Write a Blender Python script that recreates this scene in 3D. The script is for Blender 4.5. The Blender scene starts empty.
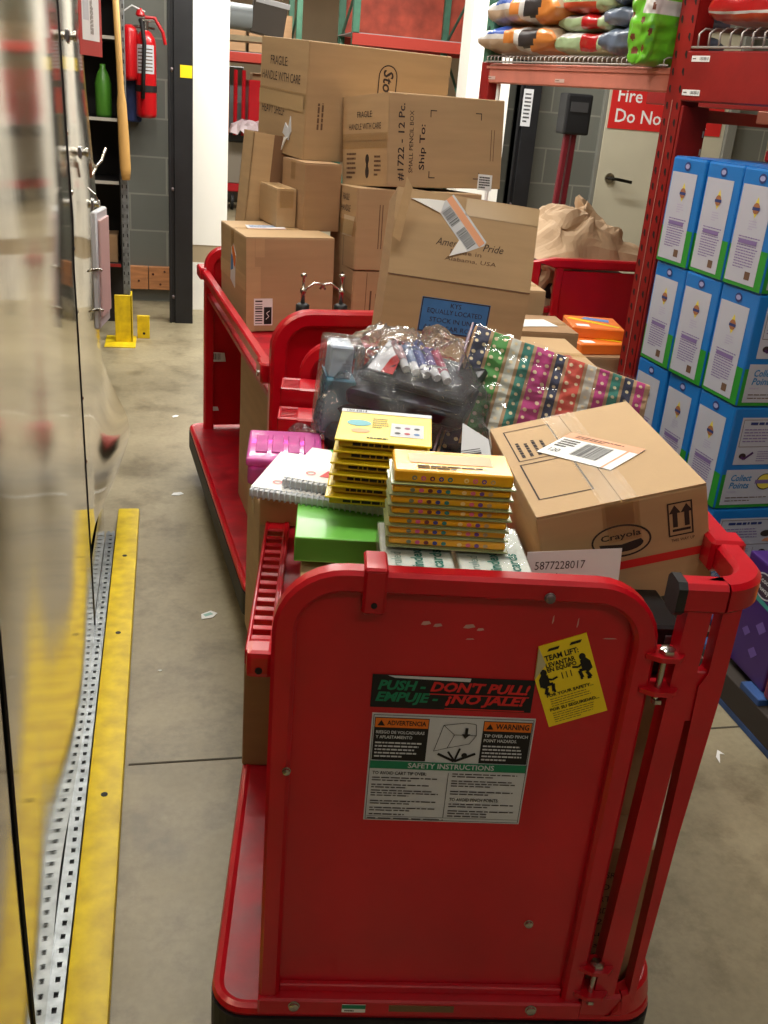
import bpy, bmesh, math, random
from mathutils import Vector, Matrix, noise
random.seed(7)
SC = bpy.context.scene
COL = SC.collection
R = math.radians

# ---------------------------------------------------------------- materials
def lin(c):
    return tuple(((x/255)/12.92 if x/255 <= .04045 else ((x/255+.055)/1.055)**2.4) for x in c)
MATS = {}
def mat(name, rgb, rough=.6, metal=0., noise_s=0, noise_a=.15, bump=0., bump_s=60., spec=.5, coat=0., emit=None, estr=1., trans=None, rough_var=0., dark=None, stretch=None):
    if name in MATS: return MATS[name]
    m = bpy.data.materials.new(name); m.use_nodes = True
    nt = m.node_tree; N = nt.nodes; L = nt.links
    b = N['Principled BSDF']; c = lin(rgb)
    b.inputs['Base Color'].default_value = (*c, 1)
    b.inputs['Roughness'].default_value = rough
    b.inputs['Metallic'].default_value = metal
    b.inputs['Specular IOR Level'].default_value = spec
    b.inputs['Coat Weight'].default_value = coat
    b.inputs['Coat Roughness'].default_value = .12
    tc = N.new('ShaderNodeTexCoord'); mp = N.new('ShaderNodeMapping')
    L.new(tc.outputs['Object'], mp.inputs['Vector'])
    if stretch: mp.inputs['Scale'].default_value = stretch
    if noise_s:
        n = N.new('ShaderNodeTexNoise'); n.inputs['Scale'].default_value = noise_s; n.inputs['Detail'].default_value = 6
        L.new(mp.outputs['Vector'], n.inputs['Vector'])
        r = N.new('ShaderNodeValToRGB')
        r.color_ramp.elements[0].position = .3; r.color_ramp.elements[1].position = .72
        d = lin(dark) if dark else tuple(x*(1-noise_a*2) for x in c)
        r.color_ramp.elements[0].color = (*d, 1)
        r.color_ramp.elements[1].color = (*(tuple(min(1, x*(1+noise_a)) for x in c)), 1)
        L.new(n.outputs['Fac'], r.inputs['Fac']); L.new(r.outputs['Color'], b.inputs['Base Color'])
        if rough_var:
            mr = N.new('ShaderNodeMapRange')
            mr.inputs['To Min'].default_value = max(0, rough-rough_var); mr.inputs['To Max'].default_value = rough+rough_var
            L.new(n.outputs['Fac'], mr.inputs['Value']); L.new(mr.outputs['Result'], b.inputs['Roughness'])
    if bump:
        n2 = N.new('ShaderNodeTexNoise'); n2.inputs['Scale'].default_value = bump_s; n2.inputs['Detail'].default_value = 4
        L.new(mp.outputs['Vector'], n2.inputs['Vector'])
        bp = N.new('ShaderNodeBump'); bp.inputs['Strength'].default_value = bump; bp.inputs['Distance'].default_value = .01
        L.new(n2.outputs['Fac'], bp.inputs['Height']); L.new(bp.outputs['Normal'], b.inputs['Normal'])
    if emit:
        b.inputs['Emission Color'].default_value = (*lin(emit), 1); b.inputs['Emission Strength'].default_value = estr
    if trans is not None:
        b.inputs['Alpha'].default_value = trans
    MATS[name] = m
    return m

def film(name, rgb, alpha, rough=.06, bump=.5, bump_s=45, k=1.):
    """clear plastic film: thin, mostly see-through, glossy and crinkled"""
    if name in MATS: return MATS[name]
    m = bpy.data.materials.new(name); m.use_nodes = True
    nt = m.node_tree; N = nt.nodes; L = nt.links
    N.remove(N['Principled BSDF'])
    out = N['Material Output']
    t = N.new('ShaderNodeBsdfTransparent'); t.inputs[0].default_value = (*lin(rgb), 1)
    g = N.new('ShaderNodeBsdfGlossy'); g.inputs['Roughness'].default_value = rough
    d = N.new('ShaderNodeBsdfDiffuse'); d.inputs[0].default_value = (*lin(rgb), 1)
    lw = N.new('ShaderNodeFresnel'); lw.inputs['IOR'].default_value = 1.45
    ml = N.new('ShaderNodeMath'); ml.operation = 'MULTIPLY_ADD'; ml.inputs[1].default_value = k; ml.inputs[2].default_value = 0.
    ml.use_clamp = True
    tc = N.new('ShaderNodeTexCoord'); n = N.new('ShaderNodeTexNoise'); n.inputs['Scale'].default_value = bump_s; n.inputs['Distortion'].default_value = 1.2
    L.new(tc.outputs['Object'], n.inputs['Vector'])
    bp = N.new('ShaderNodeBump'); bp.inputs['Strength'].default_value = bump; bp.inputs['Distance'].default_value = .01
    L.new(n.outputs['Fac'], bp.inputs['Height'])
    L.new(bp.outputs['Normal'], g.inputs['Normal']); L.new(bp.outputs['Normal'], lw.inputs['Normal'])
    m1 = N.new('ShaderNodeMixShader'); m1.inputs[0].default_value = alpha
    L.new(t.outputs[0], m1.inputs[1]); L.new(d.outputs[0], m1.inputs[2])
    m2 = N.new('ShaderNodeMixShader')
    L.new(lw.outputs[0], ml.inputs[0]); L.new(ml.outputs[0], m2.inputs[0])
    L.new(m1.outputs[0], m2.inputs[1]); L.new(g.outputs[0], m2.inputs[2])
    L.new(m2.outputs[0], out.inputs['Surface'])
    MATS[name] = m
    return m

RED = mat('red_powder_coat', (192, 2, 26), .33, noise_s=5, noise_a=.1, bump=.04, bump_s=25, coat=.25, rough_var=.1)
REDD = mat('worn_red_deck', (172, 8, 28), .42, noise_s=14, noise_a=.22, bump=.08, bump_s=30, rough_var=.15)
RACKRED = mat('rack_red_paint', (142, 22, 20), .45, noise_s=9, noise_a=.12, bump=.05)
RACKPINK = mat('faded_red_paint', (204, 124, 106), .5, noise_s=9, noise_a=.1)
RACKGREEN = mat('rack_green_paint', (70, 118, 96), .5, noise_s=9, noise_a=.12)
BLACKR = mat('black_rubber', (22, 21, 22), .6, noise_s=12, noise_a=.2)
BLACKP = mat('black_paint', (24, 25, 28), .45, noise_s=8, noise_a=.2)
CHROME = mat('zinc_bolt', (190, 188, 182), .25, 1.)
CARD = mat('kraft_cardboard', (176, 145, 106), .75, noise_s=3.5, noise_a=.05, bump=.05, bump_s=160, stretch=(1, 1, 9))
CARD2 = mat('pale_cardboard', (190, 157, 115), .75, noise_s=3.5, noise_a=.05, bump=.05, bump_s=160, stretch=(1, 1, 9))
CARD3 = mat('brown_cardboard', (162, 128, 92), .78, noise_s=3.5, noise_a=.06, bump=.05, bump_s=160, stretch=(1, 1, 9))
INK = mat('brown_black_ink', (52, 38, 34), .8)
INKS = mat('soft_brown_ink', (98, 70, 50), .8)
BLACK = mat('black_ink', (20, 18, 18), .7)
WHITE = mat('white_paper', (236, 236, 234), .6, noise_s=8, noise_a=.02)
GREYW = mat('grey_white_paper', (202, 204, 208), .6)
TAPE = film('packing_tape', (250, 244, 228), .05, .2, .05, 30, .4)
FILM = film('clear_film', (252, 252, 252), .03, .1, .25, 26, .7)
FILM2 = film('crinkled_bag_film', (246, 247, 252), .07, .1, .8, 34, 1.1)
YEL = mat('yellow_paint', (224, 196, 12), .5, noise_s=22, noise_a=.08, dark=(196, 164, 10), bump=.05)
YELP = mat('yellow_card', (244, 214, 22), .4, coat=.2)
YELO = mat('orange_yellow_card', (242, 176, 16), .4, coat=.2)
STRUTM = mat('galvanised_steel', (140, 146, 150), .42, .7, noise_s=30, noise_a=.2)
ORG = mat('warning_orange', (228, 116, 24), .6)
GRN = mat('print_green', (16, 122, 84), .6)
REDP = mat('print_red', (206, 34, 32), .6)
BLUEL = mat('blue_label', (62, 116, 176), .7, noise_s=20, noise_a=.08)

# ---------------------------------------------------------------- mesh builder
_tcache = {}
def text_mesh(s, bold=0.0, shear=0.0):
    k = (s, bold, shear)
    if k in _tcache: return _tcache[k]
    cu = bpy.data.curves.new('t', 'FONT'); cu.body = s; cu.size = 1; cu.resolution_u = 2; cu.offset = bold; cu.shear = shear
    o = bpy.data.objects.new('t', cu); COL.objects.link(o)
    dg = bpy.context.evaluated_depsgraph_get()
    me = bpy.data.meshes.new_from_object(o.evaluated_get(dg))
    vs = [v.co.copy() for v in me.vertices]; fs = [tuple(p.vertices) for p in me.polygons]
    x0 = min(v.x for v in vs); x1 = max(v.x for v in vs); y0 = min(v.y for v in vs); y1 = max(v.y for v in vs)
    vs = [Vector((v.x-x0, v.y-y0, 0)) for v in vs]
    _tcache[k] = (vs, fs, x1-x0, y1-y0)
    bpy.data.objects.remove(o); bpy.data.curves.remove(cu); bpy.data.meshes.remove(me)
    return _tcache[k]

class Fr:
    """a flat frame on a face: origin, u (reading direction), v (up)"""
    def __init__(s, o, u, v):
        s.o = Vector(o); s.u = Vector(u).normalized(); s.v = Vector(v).normalized(); s.n = s.u.cross(s.v)
    def p(s, a, b, e=0.): return s.o + s.u*a + s.v*b + s.n*e
    def sub(s, a, b, deg=0, e=0.):
        c, t = math.cos(R(deg)), math.sin(R(deg))
        return Fr(s.p(a, b, e), s.u*c + s.v*t, s.v*c - s.u*t)

class MB:
    def __init__(s): s.v = []; s.f = []; s.m = []; s.mats = []
    def mi(s, m):
        if m not in s.mats: s.mats.append(m)
        return s.mats.index(m)
    def add(s, vs, fs, m, M=None):
        b = len(s.v); k = s.mi(m)
        s.v += [(M @ Vector(v)) if M else Vector(v) for v in vs]
        s.f += [tuple(i+b for i in f) for f in fs]; s.m += [k]*len(fs)
        return s
    def box(s, x0, x1, y0, y1, z0, z1, m, bev=0., M=None, seg=1):
        bm = bmesh.new(); bmesh.ops.create_cube(bm, size=1)
        for v in bm.verts: v.co = Vector(((x0+x1)/2 + v.co.x*(x1-x0), (y0+y1)/2 + v.co.y*(y1-y0), (z0+z1)/2 + v.co.z*(z1-z0)))
        if bev: bmesh.ops.bevel(bm, geom=bm.edges[:], offset=bev, segments=seg, profile=.6, affect='EDGES')
        bm.verts.index_update()
        s.add([v.co.copy() for v in bm.verts], [tuple(v.index for v in f.verts) for f in bm.faces], m, M); bm.free()
        return s
    def tube(s, pts, r, m, n=10, closed=False, square=False, ry=None):
        pts = [Vector(p) for p in pts]; rings = []; k = len(pts)
        up = None
        for i in range(k):
            a = pts[i-1] if (i or closed) else pts[i]; b = pts[(i+1) % k] if (i < k-1 or closed) else pts[i]
            t = (b-a).normalized()
            if up is None:
                up = Vector((0, 0, 1)) if abs(t.z) < .9 else Vector((0, 1, 0))
            up = (up - t*up.dot(t)).normalized(); sd = t.cross(up)
            if square:
                q = [(r, ry or r), (-r, ry or r), (-r, -(ry or r)), (r, -(ry or r))]
                # chamfered square
                c = min(r, ry or r)*.35; Q = []
                for (x, y) in q:
                    sx, sy = (1 if x > 0 else -1), (1 if y > 0 else -1)
                    a1 = (x-sx*c, y); a2 = (x, y-sy*c)
                    Q += [a2, a1] if sx*sy > 0 else [a1, a2]
                rings.append([pts[i] + sd*x + up*y for x, y in Q])
            else:
                rings.append([pts[i] + (sd*math.cos(j*2*math.pi/n) + up*math.sin(j*2*math.pi/n))*(r if not isinstance(r, (list, tuple)) else r[i]) for j in range(n)])
        nn = len(rings[0]); vs = [v for q in rings for v in q]; fs = []
        for i in range(k if closed else k-1):
            for j in range(nn):
                a = i*nn+j; b = i*nn+(j+1) % nn; c2 = ((i+1) % k)*nn
                fs.append((a, b, c2+(j+1) % nn, c2+j))
        if not closed:
            fs.append(tuple(reversed(range(nn)))); fs.append(tuple((k-1)*nn+j for j in range(nn)))
        return s.add(vs, fs, m)
    def cyl(s, a, b, r, m, n=16): return s.tube([a, b], r, m, n)
    def lathe(s, prof, m, o=(0, 0, 0), n=20, M=None):
        vs = []; fs = []; o = Vector(o)
        for (r, z) in prof:
            for j in range(n): vs.append(o + Vector((r*math.cos(j*2*math.pi/n), r*math.sin(j*2*math.pi/n), z)))
        for i in range(len(prof)-1):
            for j in range(n): fs.append((i*n+j, i*n+(j+1) % n, (i+1)*n+(j+1) % n, (i+1)*n+j))
        fs.append(tuple(reversed(range(n)))); fs.append(tuple((len(prof)-1)*n+j for j in range(n)))
        return s.add(vs, fs, m, M)
    def grid(s, fn, nu, nv, m, closed_u=False):
        vs = [fn(i/nu if closed_u else i/(nu), j/nv) for j in range(nv+1) for i in range(nu if closed_u else nu+1)]
        w = nu if closed_u else nu+1; fs = []
        for j in range(nv):
            for i in range(nu):
                i2 = (i+1) % w if closed_u else i+1
                fs.append((j*w+i, j*w+i2, (j+1)*w+i2, (j+1)*w+i))
        return s.add(vs, fs, m)
    # prints on a face frame
    def rect(s, fr, a, b, w, h, m, e=.0006):
        return s.add([fr.p(a, b, e), fr.p(a+w, b, e), fr.p(a+w, b+h, e), fr.p(a, b+h, e)], [(0, 1, 2, 3)], m)
    def poly(s, fr, pts, m, e=.0006):
        return s.add([fr.p(x, y, e) for x, y in pts], [tuple(range(len(pts)))], m)
    def slab(s, fr, pts, m, t=.002, e=0.):
        n = len(pts)
        return s.add([fr.p(x, y, e) for x, y in pts] + [fr.p(x, y, e+t) for x, y in pts],
                     [tuple(range(n, 2*n)), tuple(reversed(range(n)))] + [(i, (i+1) % n, n+(i+1) % n, n+i) for i in range(n)], m)
    def outline(s, fr, a, b, w, h, t, m, e=.0006):
        s.rect(fr, a, b, w, t, m, e); s.rect(fr, a, b+h-t, w, t, m, e); s.rect(fr, a, b+t, t, h-2*t, m, e); return s.rect(fr, a+w-t, b+t, t, h-2*t, m, e)
    def ell(s, fr, cx, cy, rx, ry, m, e=.0006, n=24, ring=0.):
        c = [(cx+rx*math.cos(i*2*math.pi/n), cy+ry*math.sin(i*2*math.pi/n)) for i in range(n)]
        if not ring: return s.poly(fr, c, m, e)
        d = [(cx+(rx-ring)*math.cos(i*2*math.pi/n), cy+(ry-ring)*math.sin(i*2*math.pi/n)) for i in range(n)]
        return s.add([fr.p(x, y, e) for x, y in c+d], [(i, (i+1) % n, n+(i+1) % n, n+i) for i in range(n)], m)
    def text(s, fr, a, b, h, txt, m, e=.0008, w=None, bold=0., shear=0., center=False):
        """h = height of the line of letters; w = forced width"""
        vs, fs, tw, th = text_mesh(txt, bold, shear)
        cap = .73 if not any(c in txt for c in 'gjpqy,') else max(th, .73)
        sy = h/max(th, .45) if len(txt) < 3 else h/cap
        sx = (w/tw) if w else sy
        if center: a = a - tw*sx/2
        return s.add([fr.p(a+v.x*sx, b+v.y*sy, e) for v in vs], fs, m)
    def lines(s, fr, a, b, w, h, n, m, e=.0006, fill=.45, rng=None, word=.05):
        """n rows of unreadably small print as broken word-length strokes, top row first"""
        rng = rng or random
        for i in range(n):
            y = b + h - (i+.5)*h/n; x = a; end = a + w*(1 if i < n-1 else .6)*rng.uniform(.85, 1)
            while x < end:
                l = min(rng.uniform(.4, 1.4)*word*w*2, end-x)
                s.rect(fr, x, y-h/n*fill/2, l, h/n*fill, m, e); x += l + w*.018
        return s
    def barcode(s, fr, a, b, w, h, m=None, n=22, e=.0008, horiz=False, seed=1):
        rg = random.Random(seed); m = m or BLACK; x = 0
        tot = []
        while x < 1: d = rg.uniform(.012, .04)*24/n; tot.append((x, min(d, 1-x))); x += d + rg.uniform(.02, .05)*24/n
        for x, d in tot:
            if horiz: s.rect(fr, a, b+x*h, w, d*h, m, e)
            else: s.rect(fr, a+x*w, b, d*w, h, m, e)
        return s
    def build(s, name, parent=None, smooth=False, M=None, label=None):
        me = bpy.data.meshes.new(name); me.from_pydata([tuple(v) for v in s.v], [], s.f)
        for m in s.mats: me.materials.append(m)
        me.polygons.foreach_set('material_index', s.m)
        if smooth:
            me.polygons.foreach_set('use_smooth', [True]*len(s.f))
        me.update()
        o = bpy.data.objects.new(name, me); COL.objects.link(o)
        if smooth == 'auto':
            try: me.set_sharp_from_angle(angle=R(40))
            except Exception: pass
        if parent: o.parent = parent
        if M is not None: o.matrix_basis = M
        if label: o['label'] = label
        return o

def FRONT(w, d, h): return Fr((0, 0, 0), (1, 0, 0), (0, 0, 1))
def LEFT(w, d, h): return Fr((0, d, 0), (0, -1, 0), (0, 0, 1))
def TOP(w, d, h): return Fr((0, 0, h), (1, 0, 0), (0, 1, 0))
def RIGHT(w, d, h): return Fr((w, 0, 0), (0, 1, 0), (0, 0, 1))

def TM(x, y, z, rz=0., rx=0., ry=0.):
    return Matrix.Translation((x, y, z)) @ Matrix.Rotation(R(rz), 4, 'Z') @ Matrix.Rotation(R(rx), 4, 'X') @ Matrix.Rotation(R(ry), 4, 'Y')
L1 = TM(.127, 1.084, 0, -9)        # front cart
L2 = TM(.235, 2.45, 0, 4.8)        # second cart
LR = TM(1.62, 3.2, 0, 16.8)        # pallet rack: local -y comes towards the camera

def tag(o, label, cat, group=None, kind=None):
    o['label'] = label; o['category'] = cat
    if group: o['group'] = group
    if kind: o['kind'] = kind
    return o
def thing(name, label, cat, M=None, group=None):
    o = bpy.data.objects.new(name, None); COL.objects.link(o); o.empty_display_size = .05
    if M is not None: o.matrix_basis = M
    return tag(o, label, cat, group)
def struct(mb, name, label=None):
    o = mb.build(name); o['kind'] = 'structure'
    if label: o['label'] = label
    return o
def copy_tree(o, parent=None):
    c = o.copy(); COL.objects.link(c)
    if parent: c.parent = parent
    for ch in list(o.children): copy_tree(ch, c)
    return c

# ================================================================ THE SETTING
def floor_mat():
    m = bpy.data.materials.new('stained_concrete'); m.use_nodes = True
    nt = m.node_tree; N = nt.nodes; L = nt.links; b = N['Principled BSDF']
    tc = N.new('ShaderNodeTexCoord')
    def nz(s, d=6, rough=.6):
        n = N.new('ShaderNodeTexNoise'); n.inputs['Scale'].default_value = s; n.inputs['Detail'].default_value = d; n.inputs['Roughness'].default_value = rough
        L.new(tc.outputs['Object'], n.inputs['Vector']); return n
    a, c, f = nz(1.1, 8), nz(5, 8, .7), nz(55, 3)
    r = N.new('ShaderNodeValToRGB'); E_ = r.color_ramp.elements
    E_[0].position = .3; E_[0].color = (*lin((122, 112, 88)), 1); E_[1].position = .7; E_[1].color = (*lin((172, 160, 130)), 1)
    L.new(a.outputs['Fac'], r.inputs['Fac'])
    r2 = N.new('ShaderNodeValToRGB'); r2.color_ramp.elements[0].position = .33; r2.color_ramp.elements[0].color = (.45, .42, .38, 1)
    r2.color_ramp.elements[1].position = .52; r2.color_ramp.elements[1].color = (1, 1, 1, 1)
    L.new(c.outputs['Fac'], r2.inputs['Fac'])
    mx = N.new('ShaderNodeMix'); mx.data_type = 'RGBA'; mx.blend_type = 'MULTIPLY'; mx.inputs[0].default_value = .75
    L.new(r.outputs['Color'], mx.inputs[6]); L.new(r2.outputs['Color'], mx.inputs[7])
    r3 = N.new('ShaderNodeValToRGB'); r3.color_ramp.elements[0].position = .35; r3.color_ramp.elements[0].color = (.8, .8, .8, 1); r3.color_ramp.elements[1].position = .65
    L.new(f.outputs['Fac'], r3.inputs['Fac'])
    m2 = N.new('ShaderNodeMix'); m2.data_type = 'RGBA'; m2.blend_type = 'MULTIPLY'; m2.inputs[0].default_value = .6
    L.new(mx.outputs[2], m2.inputs[6]); L.new(r3.outputs['Color'], m2.inputs[7])
    L.new(m2.outputs[2], b.inputs['Base Color'])
    mr = N.new('ShaderNodeMapRange'); mr.inputs['To Min'].default_value = .3; mr.inputs['To Max'].default_value = .55
    L.new(c.outputs['Fac'], mr.inputs['Value']); L.new(mr.outputs['Result'], b.inputs['Roughness'])
    bp = N.new('ShaderNodeBump'); bp.inputs['Strength'].default_value = .15; L.new(f.outputs['Fac'], bp.inputs['Height']); L.new(bp.outputs['Normal'], b.inputs['Normal'])
    return m
FLOOR = floor_mat()
def block_mat():
    m = bpy.data.materials.new('grey_painted_block'); m.use_nodes = True
    nt = m.node_tree; N = nt.nodes; L = nt.links; b = N['Principled BSDF']; b.inputs['Roughness'].default_value = .6
    tc = N.new('ShaderNodeTexCoord'); mp = N.new('ShaderNodeMapping'); mp.inputs['Rotation'].default_value = (R(90), 0, 0)
    sx = N.new('ShaderNodeSeparateXYZ'); cx = N.new('ShaderNodeCombineXYZ')
    L.new(tc.outputs['Object'], sx.inputs[0]); L.new(sx.outputs['X'], cx.inputs['X']); L.new(sx.outputs['Z'], cx.inputs['Y'])
    br = N.new('ShaderNodeTexBrick'); br.inputs['Scale'].default_value = 1
    br.inputs['Brick Width'].default_value = .5; br.inputs['Row Height'].default_value = .247; br.inputs['Mortar Size'].default_value = .006
    br.inputs['Color1'].default_value = (*lin((112, 114, 106)), 1); br.inputs['Color2'].default_value = (*lin((106, 108, 101)), 1); br.inputs['Mortar'].default_value = (*lin((138, 138, 128)), 1)
    L.new(cx.outputs[0], br.inputs['Vector']); L.new(br.outputs['Color'], b.inputs['Base Color'])
    return m
BLOCK = block_mat()
WHITEWALL = mat('white_wall_paint', (246, 244, 236), .5)
CREAM = mat('cream_wall_paint', (214, 200, 168), .6, noise_s=2, noise_a=.05)
TANW = mat('tan_wall', (176, 158, 128), .7, noise_s=1, noise_a=.08)
CEIL = mat('ceiling_white', (196, 192, 182), .8)

f = MB(); f.box(-3.2, 8, -3.6, 20, -.2, 0, FLOOR); fl = struct(f, 'floor')
# saw-cut joint across the slab and a lighter wear patch
j = MB(); j.box(-.1, 5.2, 1.945, 1.951, .0002, .0012, mat('joint_dirt', (70, 64, 52), .9)); tag(j.build('floor_joint'), 'dark saw-cut joint crossing the concrete floor', 'joint')['kind'] = 'structure'
c = MB(); c.box(-3.2, 8, -3.6, 20, 4.2, 4.3, CEIL); struct(c, 'ceiling')
w = MB(); w.box(-3.2, .20, 7.3, 7.5, 0, 4.2, BLOCK); w.box(2.30, 6.2, 7.3, 7.5, 0, 4.2, BLOCK); w.box(.19, 2.30, 7.3, 7.5, 2.6, 4.2, BLOCK); struct(w, 'wall_back')
w = MB(); w.box(6.0, 6.2, -3.6, 7.3, 0, 4.2, TANW); struct(w, 'wall_right')
w = MB(); w.box(-3.2, 8, -3.8, -3.6, 0, 4.2, TANW); struct(w, 'wall_front')
w = MB(); w.box(-3.2, 8, 19.0, 19.2, 0, 4.2, TANW); struct(w, 'wall_backroom')
w = MB(); w.box(7.8, 8, 7.5, 19, 0, 4.2, TANW); struct(w, 'wall_backroom_right')
w = MB(); w.box(-3.2, -3.0, -3.6, 19, 0, 4.2, TANW); struct(w, 'wall_left_far')
# white piers either side of the opening, with a tan band low down
for n_, (x0, x1, y0) in (('trim_1', (.165, .405, 7.05)), ('trim_2', (2.02, 2.33, 7.05))):
    w = MB(); w.box(x0, x1, y0, y0+.25, .62-.17, 2.6, WHITEWALL); w.box(x0, x1, y0+.004, y0+.25, .33, .45, TANW); w.box(x0, x1, y0, y0+.25, 0, .33, WHITEWALL)
    struct(w, n_)
# plank bolted low on the block wall
w = MB(); w.box(-.9, -.135, 7.25, 7.3, .09, .25, mat('pine_plank', (196, 132, 84), .6, noise_s=7, noise_a=.12, stretch=(1, 1, 8)), .003); w.box(-.13, .02, 7.25, 7.3, .09, .25, mat('pine_plank', (196, 132, 84), .6), .003)
for x, z in ((-.2, .15), (-.1, .2), (-.05, .13), (-.02, .22)): w.cyl((x, 7.252, z), (x, 7.246, z), .008, mat('knot', (90, 50, 30), .7), 10)
struct(w, 'baseboard_back')
# fire door with sign and lever
dm = mat('beige_door', (196, 190, 168), .5, noise_s=2, noise_a=.04)
d = MB(); d.box(3.17, 4.15, 7.27, 7.31, 0, 2.12, dm, .004); d.box(3.14, 3.17, 7.27, 7.31, 0, 2.14, mat('door_frame_grey', (126, 126, 118), .5), .004); d.box(4.15, 4.23, 7.24, 7.31, 0, 2.2, mat('door_frame_grey', (140, 138, 128), .5), .004); d.box(3.09, 4.23, 7.24, 7.31, 2.12, 2.2, mat('door_frame_grey', (140, 138, 128), .5), .004)
dr = struct(d, 'door_1', 'beige fire door in the block wall')
h = MB(); h.cyl((3.27, 7.27, 1.06), (3.27, 7.255, 1.06), .038, CHROME); h.tube([(3.27, 7.26, 1.06), (3.27, 7.2, 1.06), (3.30, 7.19, 1.06), (3.42, 7.19, 1.045)], .012, mat('dark_lever', (60, 58, 55), .3, 1.))
h.build('door_handle', dr, 'auto')
s = MB(); fr = Fr((3.19, 7.268, 1.41), (1, 0, 0), (0, 0, 1)); s.slab(fr, [(0, 0), (.92, 0), (.92, .32), (0, .32)], REDP, .004)
fr2 = fr.sub(0, 0, 0, .004); s.text(fr2, .05, .185, .095, 'Fire Door', WHITE, bold=.01); s.text(fr2, .05, .045, .095, 'Do Not Block', WHITE, bold=.01)
tag(s.build('fire_door_sign'), 'red sign with white Fire Door Do Not Block lettering on the beige door', 'sign')

# ---------------------------------------------------------------- stainless steel wall on the left
def steel_mat():
    m = bpy.data.materials.new('brushed_stainless'); m.use_nodes = True
    nt = m.node_tree; N = nt.nodes; L = nt.links; b = N['Principled BSDF']
    b.inputs['Base Color'].default_value = (*lin((194, 183, 156)), 1); b.inputs['Metallic'].default_value = 1; b.inputs['Roughness'].default_value = .16
    tc = N.new('ShaderNodeTexCoord'); mp = N.new('ShaderNodeMapping'); mp.inputs['Scale'].default_value = (1, 60, 1.2)
    L.new(tc.outputs['Object'], mp.inputs['Vector'])
    n = N.new('ShaderNodeTexNoise'); n.inputs['Scale'].default_value = 5; L.new(mp.outputs['Vector'], n.inputs['Vector'])
    n3 = N.new('ShaderNodeTexNoise'); n3.inputs['Scale'].default_value = 1.6; n3.inputs['Detail'].default_value = 3; L.new(tc.outputs['Object'], n3.inputs['Vector'])
    mr = N.new('ShaderNodeMapRange'); mr.inputs['To Min'].default_value = .03; mr.inputs['To Max'].default_value = .13; L.new(n3.outputs['Fac'], mr.inputs['Value']); L.new(mr.outputs['Result'], b.inputs['Roughness'])
    bp = N.new('ShaderNodeBump'); bp.inputs['Strength'].default_value = .012; bp.inputs['Distance'].default_value = .01
    L.new(n.outputs['Fac'], bp.inputs['Height']); L.new(bp.outputs['Normal'], b.inputs['Normal'])
    return m
STEEL = steel_mat()
def steel_x(y, z, amp=.010):
    v = noise.noise(Vector((3.1, y*1.1, z*1.2)))*amp*.55 + noise.noise(Vector((7.7, y*3.4, z*2.2)))*amp*.12
    # pressed creases: the sheet tips slightly at two slanting fold lines
    z1 = 1.30 - .10*(y-1.2); z2 = .98 + .05*(y-1.2)
    v += -.030*max(0, z-z1) + .045*max(0, min(z, z1)-z2)*.6 + .009*max(0, z2-z)
    # shallow vertical dishes
    v += .0035*math.sin(y*6.3+.8)
    return -.224 + v
def sheet(name, y0, y1, z0, z1, ny, nz, xf, th=.03, label=None):
    m = MB()
    m.grid(lambda u, t: Vector((xf(y0+(y1-y0)*u, z0+(z1-z0)*t), y0+(y1-y0)*u, z0+(z1-z0)*t)), ny, nz, STEEL)
    m.grid(lambda u, t: Vector((xf(y0+(y1-y0)*u, z0+(z1-z0)*t)-th, y0+(y1-y0)*u, z0+(z1-z0)*t)), ny, nz, STEEL)
    # far edge return
    m.grid(lambda u, t: Vector((xf(y1, z0+(z1-z0)*t)-th*u, y1, z0+(z1-z0)*t)), 1, nz, STEEL)
    m.grid(lambda u, t: Vector((xf(y0+(y1-y0)*t, z0)-th*u, y0+(y1-y0)*t, z0)), 1, ny, STEEL)
    return m
wl = MB(); wl.box(-.42, -.262, -1.4, 3.36, 0, 3.0, mat('panel_core', (120, 118, 110), .5, .8)); wall_left = struct(wl, 'wall_left', 'stainless steel clad wall running along the left side')
def seam(o, x, y, z0, z1, n=60):
    m = MB(); m.tube([(x(y+.004*math.sin(z0+(z1-z0)*i/n*9), z0+(z1-z0)*i/n)+.001, y+.012*math.sin((z0+(z1-z0)*i/n)*2.2), z0+(z1-z0)*i/n) for i in range(n+1)], .0035, BLACKP, 6)
    return m.build('seam', o, True)
st1 = sheet('steel_sheet', -1.4, 1.14, .01, 3.0, 60, 60, lambda y, z: steel_x(y, z)).build('steel_sheet', wall_left, True)
st2 = sheet('steel_sheet', 1.15, 2.56, .01, 3.0, 50, 60, lambda y, z: steel_x(y, z)+.002).build('steel_sheet', wall_left, True)
seam(wall_left, lambda y, z: steel_x(y, z), 1.145, .02, 3.0); seam(wall_left, lambda y, z: steel_x(y, z), 2.565, .02, 3.0)
def xdoor(y, z):
    v = steel_x(y, z, .014)
    k = math.exp(-((z-.34)/.16)**2)*max(0, (y-2.75)/.65)**1.2   # bent-out lower corner
    return v + .075*k + .012*math.sin(z*7)*max(0, y-2.9)
sd = sheet('steel_sheet', 2.575, 3.42, .26, 3.0, 40, 90, xdoor, .045).build('steel_sheet', wall_left, True)
kick = sheet('steel_sheet', 2.575, 3.12, .01, .24, 14, 6, lambda y, z: -.217+.01*z, .02).build('steel_sheet', wall_left, True)
for (y, z) in ((2.62, 1.22), (2.60, 1.09), (2.6, .93), (2.6, .7), (2.6, .52), (2.6, 1.36)):
    m = MB(); x = steel_x(y, z); m.lathe([(.007, 0), (.006, .003), (.002, .005)], CHROME, n=10, M=Matrix.Translation((x, y, z)) @ Matrix.Rotation(R(90), 4, 'Y')); m.build('rivet', wall_left, True)
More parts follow.
